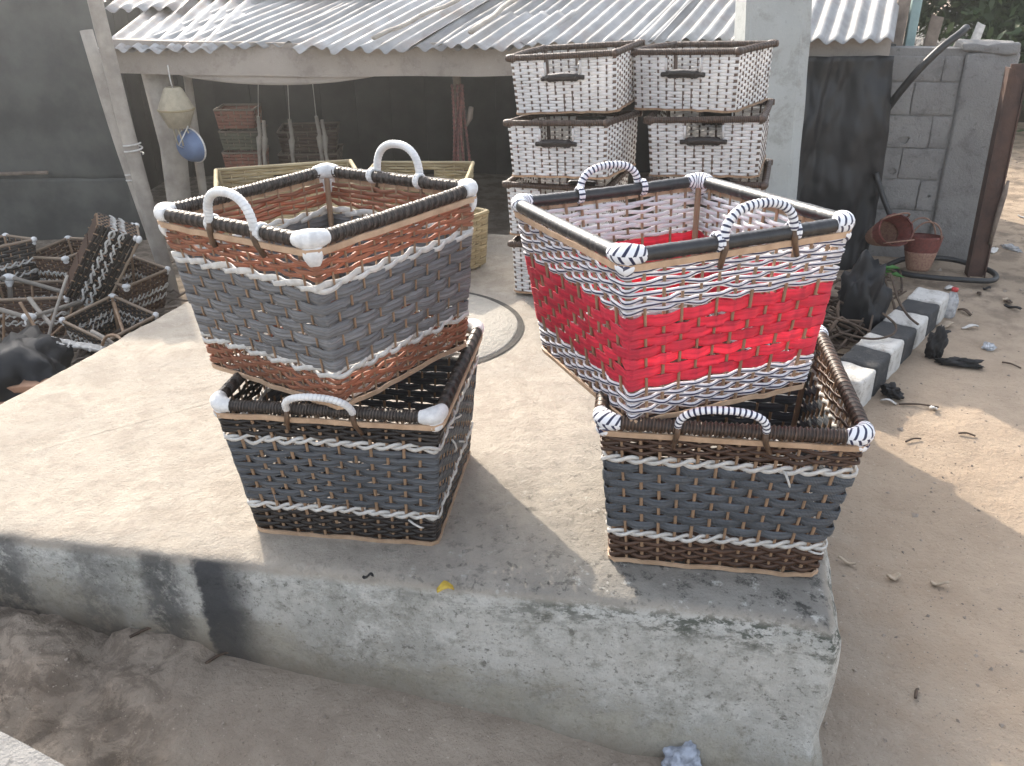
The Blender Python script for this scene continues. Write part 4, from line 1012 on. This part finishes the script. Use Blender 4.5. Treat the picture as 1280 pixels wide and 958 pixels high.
for i in range(70):
    t = random.random(); c = Vector((1.15, 2.86, -.33)).lerp(Vector((1.74, 3.70, -.30)), t); a = random.gauss(.25, .5); L = random.uniform(.12, .30); h = random.uniform(-.02, .085)
    c += Vector((random.uniform(-.13, .03), random.uniform(-.03, .10), h)); d = Vector((math.cos(a), math.sin(a), random.gauss(0, .12)))*L; s_ = Vector((-math.sin(a), math.cos(a), .6)); bw = random.gauss(0, .07)
    mb.tube([c-d*.5, c-d*.2+s_*bw*.7, c+s_*bw, c+d*.25+s_*bw*.6, c+d*.5], [.0065, .007, .0062, .0058, .004], 6)
o = mb.build('vine_pile', MT['branch']); tag(o, 'tangled pile of brown vines and sticks behind the painted kerb', 'vines', None, 'stuff')
hosep('thin stick lying across the white kerb block with its end on the sand', [(1.60, 3.45, -.18), (1.58, 3.3, -.235), (1.565, 3.16, -.25), (1.56, 3.06, -.245)], .005, MT['branch'], 'stick', 'stick', k=6)
hosep('curved twig over the second white kerb block', [(1.22, 2.96, -.235), (1.33, 2.93, -.248), (1.42, 2.96, -.245), (1.46, 3.03, -.235), (1.43, 3.09, -.21)], .0045, MT['branch'], 'twig', 'twig', k=6)
def leafy(label, c, sc, mat, n=5, name='green_leaf'):
    mb = MB()
    for i in range(n):
        a = random.uniform(0, 6.3); d = Vector((math.cos(a), math.sin(a), random.uniform(-.2, .5)))*sc; p = Vector((-d.y, d.x, 0))*.38; u = Vector((0, 0, sc*.15)); o0 = Vector((random.uniform(-1, 1), random.uniform(-1, 1), random.uniform(0, 1)))*sc*.4
        mb.add([o0, o0+d*.4+p+u, o0+d*1.0, o0+d*.4-p+u, o0+d*.5+Vector((0, 0, -.004))], [(0, 4, 1), (1, 4, 2), (2, 4, 3), (3, 4, 0)])
    o = mb.build(name, mat, None, False); o.location = c; return tag(o, label, 'leaf')
leafy('bright green leaf lying on the vines by the wall', (1.66, 3.60, -.235), .065, MT['leaf_green'], 6)

# two straw baskets hanging on the block wall
def cone_basket(label, c, tilt, rz, r1, r0, h, hrad):
    t = thing('straw_basket', label, 'basket', c, (tilt, 0, rz), 'small straw baskets against the block wall'); N = 28
    for (z0, z1, m, nm) in ((0, .55, MT['tan_straw'], 'lower_weave'), (.551, 1., MT['red_straw'], 'upper_weave')):
        mb = MB(); V = []; K = 9
        for side in (0, 1):
            for a in range(K):
                z = z0+(z1-z0)*a/(K-1); rr = r0+(r1-r0)*z**.8-(0.006 if side else 0)
                for i in range(N): V.append((rr*(1+(.018 if (i+a) % 2 else -.018))*math.cos(2*PI*i/N), rr*.8*(1+(.018 if (i+a) % 2 else -.018))*math.sin(2*PI*i/N), z*h))
        F = [(s_*K*N+a*N+i, s_*K*N+a*N+(i+1) % N, s_*K*N+(a+1)*N+(i+1) % N, s_*K*N+(a+1)*N+i) for s_ in (0, 1) for a in range(K-1) for i in range(N)]+[((K-1)*N+i, (K-1)*N+(i+1) % N, K*N+(K-1)*N+(i+1) % N, K*N+(K-1)*N+i) for i in range(N)]
        if z0 == 0: F.append(tuple(range(N-1, -1, -1)))
        mb.add(V, F); mb.build(nm, m, t)
    for sy in (-1, 1):
        mb = MB(); mb.tube([(r1*.75*math.cos(a), sy*r1*.55+sy*.01*math.sin(a), h*.93+hrad*math.sin(a)) for a in np.linspace(0, PI, 18)], .004, 6); mb.build('handle', MT['tan_straw'], t)
cone_basket('red rimmed straw basket with raised loop handles, right one against the block wall', (1.945, 3.93, -.325), R(-6), R(-10), .088, .048, .165, .085)
cone_basket('red straw basket tipped on its side, left one against the black curtain', (1.72, 3.97, -.175), R(62), R(18), .095, .045, .16, .07)

# far right: gravel heap, scrap behind the wall, tree, litter
mb = MB(); n = 90; P = np.zeros((n, n, 3))
for i in range(n):
    for j in range(n):
        x = 3.6+8*i/(n-1); y = 7.2+7*j/(n-1); d = math.hypot((x-7.5)/3.5, (y-10.6)/3.0); h = max(0, 1-d)
        P[i, j] = (x, y, GZ-.25+2.5*h**.8+(.05*mnoise.noise(Vector((x*5, y*5, 0)))+.03*mnoise.noise(Vector((x*14, y*14, 0)))+.02*random.random())*min(1, h*8))
o = mb.grid(P).build('gravel_heap', MT['gravel']); tag(o, 'tall grey gravel heap across the yard at the right', 'gravel', None, 'stuff')
mb = MB()
for i in range(5000):
    a = random.uniform(0, 6.28); d = math.sqrt(random.random())
    x = 7.5+3.4*d*math.cos(a); y = 10.6+2.9*d*math.sin(a)
    if y > 11.2: continue
    h = max(0, 1-math.hypot((x-7.5)/3.5, (y-10.6)/3.0)); z = GZ-.25+2.5*h**.8; s_ = random.uniform(.02, .055); q = Matrix.Rotation(random.uniform(0, 6), 3, 'Z') @ Matrix.Rotation(random.uniform(0, 6), 3, 'X')
    V = [Vector((x, y, z))+q @ (Vector(v)*s_) for v in ((1, 0, 0), (-.9, .1, 0), (0, .8, .1), (.1, -1, 0), (0, 0, .7), (0, .1, -.7))]
    mb.add(V, [(0, 2, 4), (2, 1, 4), (1, 3, 4), (3, 0, 4), (2, 0, 5), (1, 2, 5), (3, 1, 5), (0, 3, 5)])
o = mb.build('gravel_stones', MT['gravel'], None, False); tag(o, 'loose stones over the grey gravel heap', 'stones', None, 'stuff')

sc_ = [('zinc_scrap', 'pale leaning board behind the block wall, wider of the two', (2.17, 4.95, GZ), (.07, .012, 1.12), R(5), MT['old_wood']), ('zinc_scrap', 'white bent sheet behind the block wall beside the board', (2.265, 4.90, GZ), (.05, .008, 1.10), R(11), MT['litter_white']),
       ('teal_post', 'faded teal post at the right end of the zinc roof', (1.985, 4.62, GZ), (.045, .045, 1.6), R(1), MT['teal_paint']), ('plank', 'weathered plank between roof end and teal post', (1.90, 4.60, GZ), (.055, .02, 1.35), R(1.5), MT['old_wood'])]
for nm, lb, c, d, tl, m in sc_:
    o = rough_box(nm, (-d[0]/2, -d[1]/2, 0), (d[0]/2, d[1]/2, d[2]), m, None, 3, .012, .003, c[0]*7); o.location = c; o.rotation_euler = (0, tl, R(-8)); tag(o, lb, 'board' if 'post' not in nm else 'post')

def tree(label, base, h, cx, crown, nleaf, sd, mat, group='trees across the yard', ls=.09):
    rg = random.Random(sd); t = thing('leafy_tree', label, 'tree', base, group=group); mb = MB()
    mb.tube([(0, 0, -.2), (.05, .02, h*.3), (cx*.4, .05, h*.6), (cx*.8, 0, h*.9)], [.16, .12, .09, .05], 9)
    tips = []
    for i in range(12):
        a = rg.uniform(0, 6.28); z = h*rg.uniform(.3, .85); p = Vector((cx*.5*z/h, 0, z)); e = p+Vector((math.cos(a)*crown*rg.uniform(.4, .9), math.sin(a)*crown*rg.uniform(.4, .9), rg.uniform(-.3, .6)*crown*.5)); mid = p.lerp(e, .5)+Vector((0, 0, .15))
        mb.tube([p, mid, e], [.045, .03, .012], 6); tips += [e, mid, p.lerp(e, .75)]
    mb.build('trunk', MT['bark'], t); mb = MB()
    cl = [tp_+Vector((rg.gauss(0, .3), rg.gauss(0, .3), rg.gauss(0, .25))) for tp_ in tips for _ in range(3)]
    for i in range(nleaf):
        c = rg.choice(cl)+Vector((rg.gauss(0, .26), rg.gauss(0, .26), rg.gauss(0, .20))); d = Vector((rg.gauss(0, 1), rg.gauss(0, 1), rg.gauss(-.5, .6))).normalized(); w = d.cross(Vector((rg.gauss(0, 1), rg.gauss(0, 1), rg.gauss(0, 1)))).normalized(); L = ls*rg.uniform(.6, 1.4)
        mb.add([c, c+d*L*.5+w*L*.2, c+d*L, c+d*L*.5-w*L*.2], [(0, 1, 2, 3)])
    o = mb.build('crown', mat, t, False); o['kind'] = 'stuff'
tree('bushy dark green tree hanging over the far end of the block wall', (4.75, 8.3, GZ), 2.1, .2, 1.5, 26000, 3, MT['foliage'], ls=.11)
tree('paler green tree farther back, right of the dark bushy one', (7.6, 11.2, GZ), 3.2, -.2, 2.0, 14000, 8, MT['pale_foliage'], ls=.13)
tree('dark tree behind the shed roof, left of the bushy one', (3.6, 9.6, GZ), 2.5, .1, 1.5, 18000, 12, MT['foliage'], ls=.12)
tree('broad dark tree at the back of the yard', (6.0, 14.5, GZ), 4.0, .1, 2.8, 9000, 15, MT['foliage'], ls=.14)

# ================================================================== LEFT HEAP OF BASKETS AND FRAMES
def small_dark(label, loc, rot, w, d, h, sd, taper=.8):
    r = thing('chain_pattern_basket', label, 'basket', loc, rot, 'dark chain patterned baskets heaped left of the slab'); B = Basket(r, w*taper, d*taper, w, d, h, 8, 8, sd)
    for (a, b, n) in ((.04, .36, 5), (.42, .56, 2), (.64, .97, 5)): B.band(a, b, n, 'strand', MT['black_strand'] if sd % 2 else MT['coffee_strand'], .0045, .003, wf=.95, sub=2)
    for t in (.39, .60): B.twine('twine', t, .009, .004, .0055, .010, MT['white_twine'], sub=3)
    B.stakes(.0028, MT['rattan'], .97); B.posts(.006, MT['rattan'])
    for k in range(4): stick('rim_rail', B.corner(k, 1.), B.corner(k+1, 1.), .0065, MT['dull_cane'], r, 8)
    for k in range(4): B.wrap(k, .0125, MT['white_wrap'], ln=.014, tail=.010, rail=.008)
    B.floor(MT['coffee_strand'], 7)
    return r
small_dark('dark chain patterned basket at the far left edge of the heap', (-2.308, 3.654, -.306), (-.006, -.13, -.703), .329, .329, .219, 31)
small_dark('dark chain patterned basket behind the tilted one, second from the left', (-2.003, 3.784, -.329), (-.049, -.035, 1.247), .265, .235, .193, 32)
tb = small_dark('dark chain patterned basket tilted up on edge in the middle of the heap', (0, 0, 0), (0, 0, 0), .36, .14, .163, 33, .94)
_x = Vector((.199, .029, .301)).normalized(); _z = Vector((.12, .069, -.086)); _z = (_z-_x*_z.dot(_x)).normalized(); _y = _z.cross(_x)
m4 = Matrix((_x, _y, _z)).transposed().to_4x4(); m4.translation = Vector((-1.735, 3.335, -.05))-_y*.06; tb.matrix_world = m4
small_dark('dark chain patterned basket at the right end of the heap against the slab', (-1.655, 3.532, -.345), (.153, -.019, 1.128), .235, .210, .189, 34)
small_dark('dark chain patterned basket lying low between the tilted one and the slab', (-1.60, 3.20, -.375), (R(6), R(8), R(-30)), .26, .24, .14, 35)
small_dark('dark chain patterned basket lying under the far left one, in front of it', (-2.02, 3.40, -.375), (R(-4), R(5), R(20)), .30, .28, .17, 36)
# bare frame with white taped corners
fr = thing('basket_frame', 'bare unwoven basket frame with white taped corners in the heap', 'basket frame', (-2.033, 3.277, -.38), (.16, .128, 1.305)); B = Basket(fr, .278, .333, .326, .398, .198, 2, 2, 41)
for k in range(4):
    stick('rim_rail', B.corner(k, 1.), B.corner(k+1, 1.), .0095, MT['wood_post'], fr, 8); stick('lower_rail', B.corner(k, .06), B.corner(k+1, .06), .008, MT['wood_post'], fr, 8); stick('corner_post', B.corner(k, 0.), B.corner(k, 1.), .0105, MT['wood_post'], fr, 8)
    for f in (.33, .66): stick('upright', B.at(k, f, .06), B.at(k, f+.05, .98), .005, MT['rattan'], fr, 6)
    B.wrap(k, .017, MT['white_wrap'], ln=.024, tail=.03, rail=.010)
stick('brace', B.corner(0, .1), B.corner(1, .95), .005, MT['rattan'], fr, 6); stick('brace', B.corner(2, .1), B.corner(3, .95), .005, MT['rattan'], fr, 6)
# lattice of white strips
nf = thing('strip_lattice', 'small lattice of white plastic strips lying at the edge of the slab', 'lattice', (-1.54, 2.82, -.20), (R(-18), R(22), R(20)))
for i in range(7):
    mb = MB(); y = -.09+.03*i; mb.tube([(-.11, y, .004*(-1)**i), (-.04, y+.006, -.004*(-1)**i), (.03, y-.004, .004*(-1)**i), (.11, y, 0)], .0048, 5); mb.build('strip', MT['white_twine'], nf)
    mb = MB(); mb.tube([(y*1.15, -.10, -.004*(-1)**i), (y*1.1, -.03, .004*(-1)**i), (y*1.2, .04, -.004*(-1)**i), (y*1.1, .10, 0)], .0048, 5); mb.build('strip', MT['white_twine'], nf)
for i, (a, b, r_, l) in enumerate([((-1.93, 2.78, -.20), (-1.58, 2.66, -.26), .013, 'pale stick leaning out of the heap nearest the black bag'), ((-1.98, 2.72, -.16), (-1.62, 2.60, -.25), .012, 'second pale stick over the black bag'), ((-1.95, 2.85, -.10), (-1.66, 2.66, -.27), .012, 'pale stick crossing above the other two'),
                                    ((-1.62, 3.30, -.22), (-1.45, 3.00, -.33), .007, 'brown stick slanting down towards the slab'), ((-1.58, 3.0, -.22), (-1.40, 2.88, -.28), .008, 'short stick between frame and slab'), ((-1.90, 3.2, -.16), (-1.78, 3.1, -.24), .009, 'broken stub of wood behind the frame'),
                                    ((-1.85, 3.05, -.12), (-1.72, 2.98, -.36), .006, 'thin stick standing inside the frame'), ((-1.70, 3.15, -.05), (-1.78, 2.95, -.35), .006, 'thin crossed stick inside the frame'), ((-1.9, 3.1, -.32), (-1.5, 3.0, -.28), .008, 'long stick lying behind the frame')]):
    o = hosep(l, [a, Vector(a).lerp(Vector(b), .5)+Vector((0, 0, .012*math.sin(i*2))), b], r_, MT['wood_post'] if i % 3 else MT['rattan'], 'cut_stick', 'stick', k=7); o['group'] = 'cut sticks in the heap'
hosep('bent cane loop between the frame and the slab', [(-1.56, 2.95, -.34), (-1.50, 2.93, -.22), (-1.42, 2.88, -.20), (-1.37, 2.80, -.27)], .006, MT['rattan'], 'cane', 'cane', k=6)
for i, (y, l) in enumerate([(2.50, 'pinkish sawn plank at the left edge, upper one'), (2.41, 'pinkish sawn plank at the left edge, lower one')]):
    o = rough_box('sawn_plank', (-.26, -.03, 0), (.13, .03, .024), MT['pink_wood'], None, 3, .002, .003, i); o.location = (-1.60-.02*i, y, -.215-.035*i); o.rotation_euler = (0, 0, R(4+4*i)); tag(o, l, 'plank', 'sawn planks')
mb = MB()
for i in range(120):
    c = Vector((random.uniform(-2.4, -1.45), random.uniform(2.7, 3.9), -.37)); a = random.uniform(0, 3.1); L = random.uniform(.06, .3); d = Vector((math.cos(a), math.sin(a), random.uniform(-.05, .3)))*L
    mb.tube([c, c+d*.5+Vector((0, 0, .02)), c+d], [.005, .006, .004], 5)
o = mb.build('stick_litter', MT['old_wood']); tag(o, 'litter of dark offcuts under the heap of baskets', 'offcuts', None, 'stuff')

# ================================================================== BOTTLES AND LITTER
def bottle(label, c, rz, tilt, L, r_, mat, cap=None):
    t = thing('plastic_bottle', label, 'bottle', c, (0, tilt, rz)); N = 20
    prof = [(.001, 0), (r_*.8, 0), (r_, .012), (r_*.96, L*.3), (r_, L*.5), (r_*.92, L*.66), (r_*.55, L*.85), (r_*.36, L*.92), (r_*.36, L)]
    mb = MB(); mb.add([(q*(1+.05*mnoise.noise(Vector((i*.9, z*60, 0))))*math.cos(2*PI*i/N), q*math.sin(2*PI*i/N), z) for q, z in prof for i in range(N)], [(a*N+i, a*N+(i+1) % N, (a+1)*N+(i+1) % N, (a+1)*N+i) for a in range(len(prof)-1) for i in range(N)]); mb.build('body', mat, t)
    if cap: mb = MB(); mb.tube([(0, 0, L*.94), (0, 0, L*1.06)], r_*.45, 12); mb.build('cap', cap, t)
bottle('clear plastic bottle with a red cap standing beside the far kerb', (1.865, 3.43, -.366), 0, R(4), .125, .03, MT['clear_plastic'], MT['red_cap'])
soft_bag('water_sachet', 'bluish clear plastic sachet on the ground at the foot of the slab front', 'sachet', (.325, 1.165, -.375), .046, .034, .042, MT['bluish_plastic'], .4, .3)
soft_bag('plastic_wrapper', 'clear plastic scrap on the open sand right of the kerb', 'wrapper', (1.88, 3.10, -.365), .04, .025, .014, MT['clear_plastic'], 1., .5)
soft_bag('plastic_wrapper', 'clear plastic scrap farther off on the stony ground', 'wrapper', (2.62, 4.35, -.365), .06, .035, .02, MT['clear_plastic'], 2., .5)
def scrap(label, x, y, L, w, mat, a, name='litter', cat='litter', th=.004):
    P = np.array([[(L*(u-.5), w*(v-.5)*(1-.5*abs(2*u-1)), .005+.006*math.sin(5*u+x*9)+.003*math.sin(7*v)) for v in np.linspace(0, 1, 4)] for u in np.linspace(0, 1, 7)])
    o = solid_grid(P, -th).build(name, mat); o.location = (x, y, gz(x, y)+.004); o.rotation_euler = (0, 0, a); return tag(o, label, cat, 'bits of litter on the ground')
for i, a in enumerate([(.856, 1.78, .045, .008, MT['litter_tan'], -.5, 'pale splinter just right of the slab corner'), (.952, 1.72, .035, .022, MT['litter_tan'], .2, 'flat tan scrap in the shade right of the slab'), (1.053, 1.69, .040, .012, MT['litter_tan'], -.3, 'curled tan scrap near the right edge in the shade'),
                       (1.31, 2.655, .05, .012, MT['litter_white'], -.6, 'pale strip of paper beside the near kerb'), (1.44, 2.60, .03, .02, MT['litter_white'], .4, 'small white paper scrap beside the near kerb'), (1.90, 3.30, .07, .02, MT['litter_white'], .1, 'long white scrap beyond the bottle'),
                       (1.80, 3.31, .07, .04, MT['litter_tan'], .3, 'brown cardboard scrap in front of the bottle'), (1.75, 3.22, .06, .03, MT['dark_rag'], .1, 'dark scrap by the far kerb'), (-.46, 1.34, .018, .008, MT['litter_white'], -.5, 'white cigarette end on the earth bank'), (2.5, 4.3, .07, .04, MT['litter_white'], .7, 'white scrap on the stony ground by the rusty post'),
                       (2.75, 4.9, .10, .05, MT['litter_white'], .2, 'larger white scrap farther back on the stony ground'), (2.2, 3.6, .06, .02, MT['litter_tan'], .9, 'tan scrap on the sand behind the bottle')]): scrap(a[6], *a[:6])
for i, (x, y, L, a, l) in enumerate([(-.39, 1.385, .030, .1, 'dark twig in front of the slab wall, left'), (-.325, 1.345, .028, .8, 'pale twig in front of the slab wall'), (1.47, 2.42, .05, -.4, 'brown twig on the lit sand'), (1.29, 2.40, .06, .3, 'thin root on the lit sand by the basket'), (1.40, 2.62, .13, -.2, 'long brown stick beside the near kerb'), (1.88, 2.93, .07, -.9, 'brown stick alone on the open sand'), (-.6, 1.33, .06, .6, 'root on the earth bank'), (-.75, 1.36, .07, .5, 'pale root on the earth bank'), (.85, 1.34, .03, 1.0, 'tiny twig in the shade at the lower right')]):
    o = hosep(l, [(x-L/2*math.cos(a), y-L/2*math.sin(a), gz(x, y)+.006), (x, y+.004, gz(x, y)+.01), (x+L/2*math.cos(a), y+L/2*math.sin(a), gz(x, y)+.006)], [.0035]*8+[.003]*8+[.002], MT['branch'] if i != 1 else MT['rattan'], 'twig', 'twig', k=5); o['group'] = 'twigs on the ground'
for i in range(22):
    x, y = (random.uniform(2.35, 3.6), random.uniform(3.9, 6.2)) if i < 16 else (random.uniform(1.9, 2.5), random.uniform(3.45, 3.75))
    o = scrap('small scrap strewn on the stony ground by the rusty post', x, y, random.uniform(.03, .09), random.uniform(.015, .045), random.choice([MT['litter_white'], MT['litter_tan'], MT['dark_rag'], MT['branch']]), random.uniform(0, 3))
    o['group'] = 'scraps strewn beyond the rusty post' if i < 16 else 'scraps strewn at the foot of the block wall'
    if i >= 16: o['label'] = 'small scrap strewn at the foot of the block wall'
scrap('fallen yellow leaf on the worn front lip of the slab', -.125, 1.243, .030, .022, MT['yellow_leaf'], .2, 'yellow_leaf', 'leaf', .001).location.z = -.006
scrap('dark dry leaf stuck on the slab front', -.27, 1.275, .022, .010, MT['dark_rag'], -.3, 'dry_leaf', 'leaf', .001).location.z = -.004
mb = MB()
for i in range(5200):
    if i < 3500: x, y = random.uniform(-1.2, 1.4), random.uniform(.95, 2.4)
    elif i < 4500: x, y = random.uniform(1.0, 3.6), random.uniform(2.0, 6.5)
    else: x, y = random.uniform(2.0, 4.5), random.uniform(3.7, 8)
    s_ = (random.uniform(.0011, .0034) if random.random() < .93 else random.uniform(.004, .008))*(1 if i < 3500 else 2.0); q = Matrix.Rotation(random.uniform(0, 6), 3, 'Z') @ Matrix.Rotation(random.uniform(0, 6), 3, 'X')
    zz = gz(x, y) if False else None
    mb.v += [tuple(Vector((x, y, 0))+q @ (Vector(v)*s_)) for v in ((1, 0, 0), (-.9, .1, 0), (0, .8, .1), (.1, -1, 0), (0, 0, .6), (0, .1, -.6))]; b_ = len(mb.v)-6
    mb.f += [tuple(b_+k for k in f) for f in ((0, 2, 4), (2, 1, 4), (1, 3, 4), (3, 0, 4), (2, 0, 5), (1, 2, 5), (3, 1, 5), (0, 3, 5))]; mb.uv += [(0, 0)]*24
VV = np.array(mb.v).reshape(-1, 6, 3); c = VV.mean(1); VV[:, :, 2] += ground_h(c[:, 0], c[:, 1])[:, None]; mb.v = [tuple(p) for p in VV.reshape(-1, 3)]
o = mb.build('pebbles', simple('pebble', (.42, .36, .30), (.22, .18, .15), 6, .9), None, False); tag(o, 'small pebbles and crumbs scattered over the sandy ground', 'pebbles', None, 'stuff')

# ================================================================== scattering volume added to imitate veiling lens glare
b = bmesh.new(); bmesh.ops.create_cube(b, size=1., matrix=Matrix.Translation((0, 25, 1.6)) @ Matrix.Diagonal((150, 140, 7.2, 1)))
me = bpy.data.meshes.new('glare_haze'); b.to_mesh(me); b.free()
hm = bpy.data.materials.new('glare_haze'); hm.use_nodes = True; ht = hm.node_tree; ht.nodes.clear()
pv = ht.nodes.new('ShaderNodeVolumePrincipled'); pv.inputs['Color'].default_value = (.95, .95, .93, 1); pv.inputs['Density'].default_value = GLARE_HAZE; pv.inputs['Anisotropy'].default_value = .85
ho = ht.nodes.new('ShaderNodeOutputMaterial'); ht.links.new(pv.outputs[0], ho.inputs['Volume'])
o = link('glare_haze', me, None, hm); o['kind'] = 'stuff'
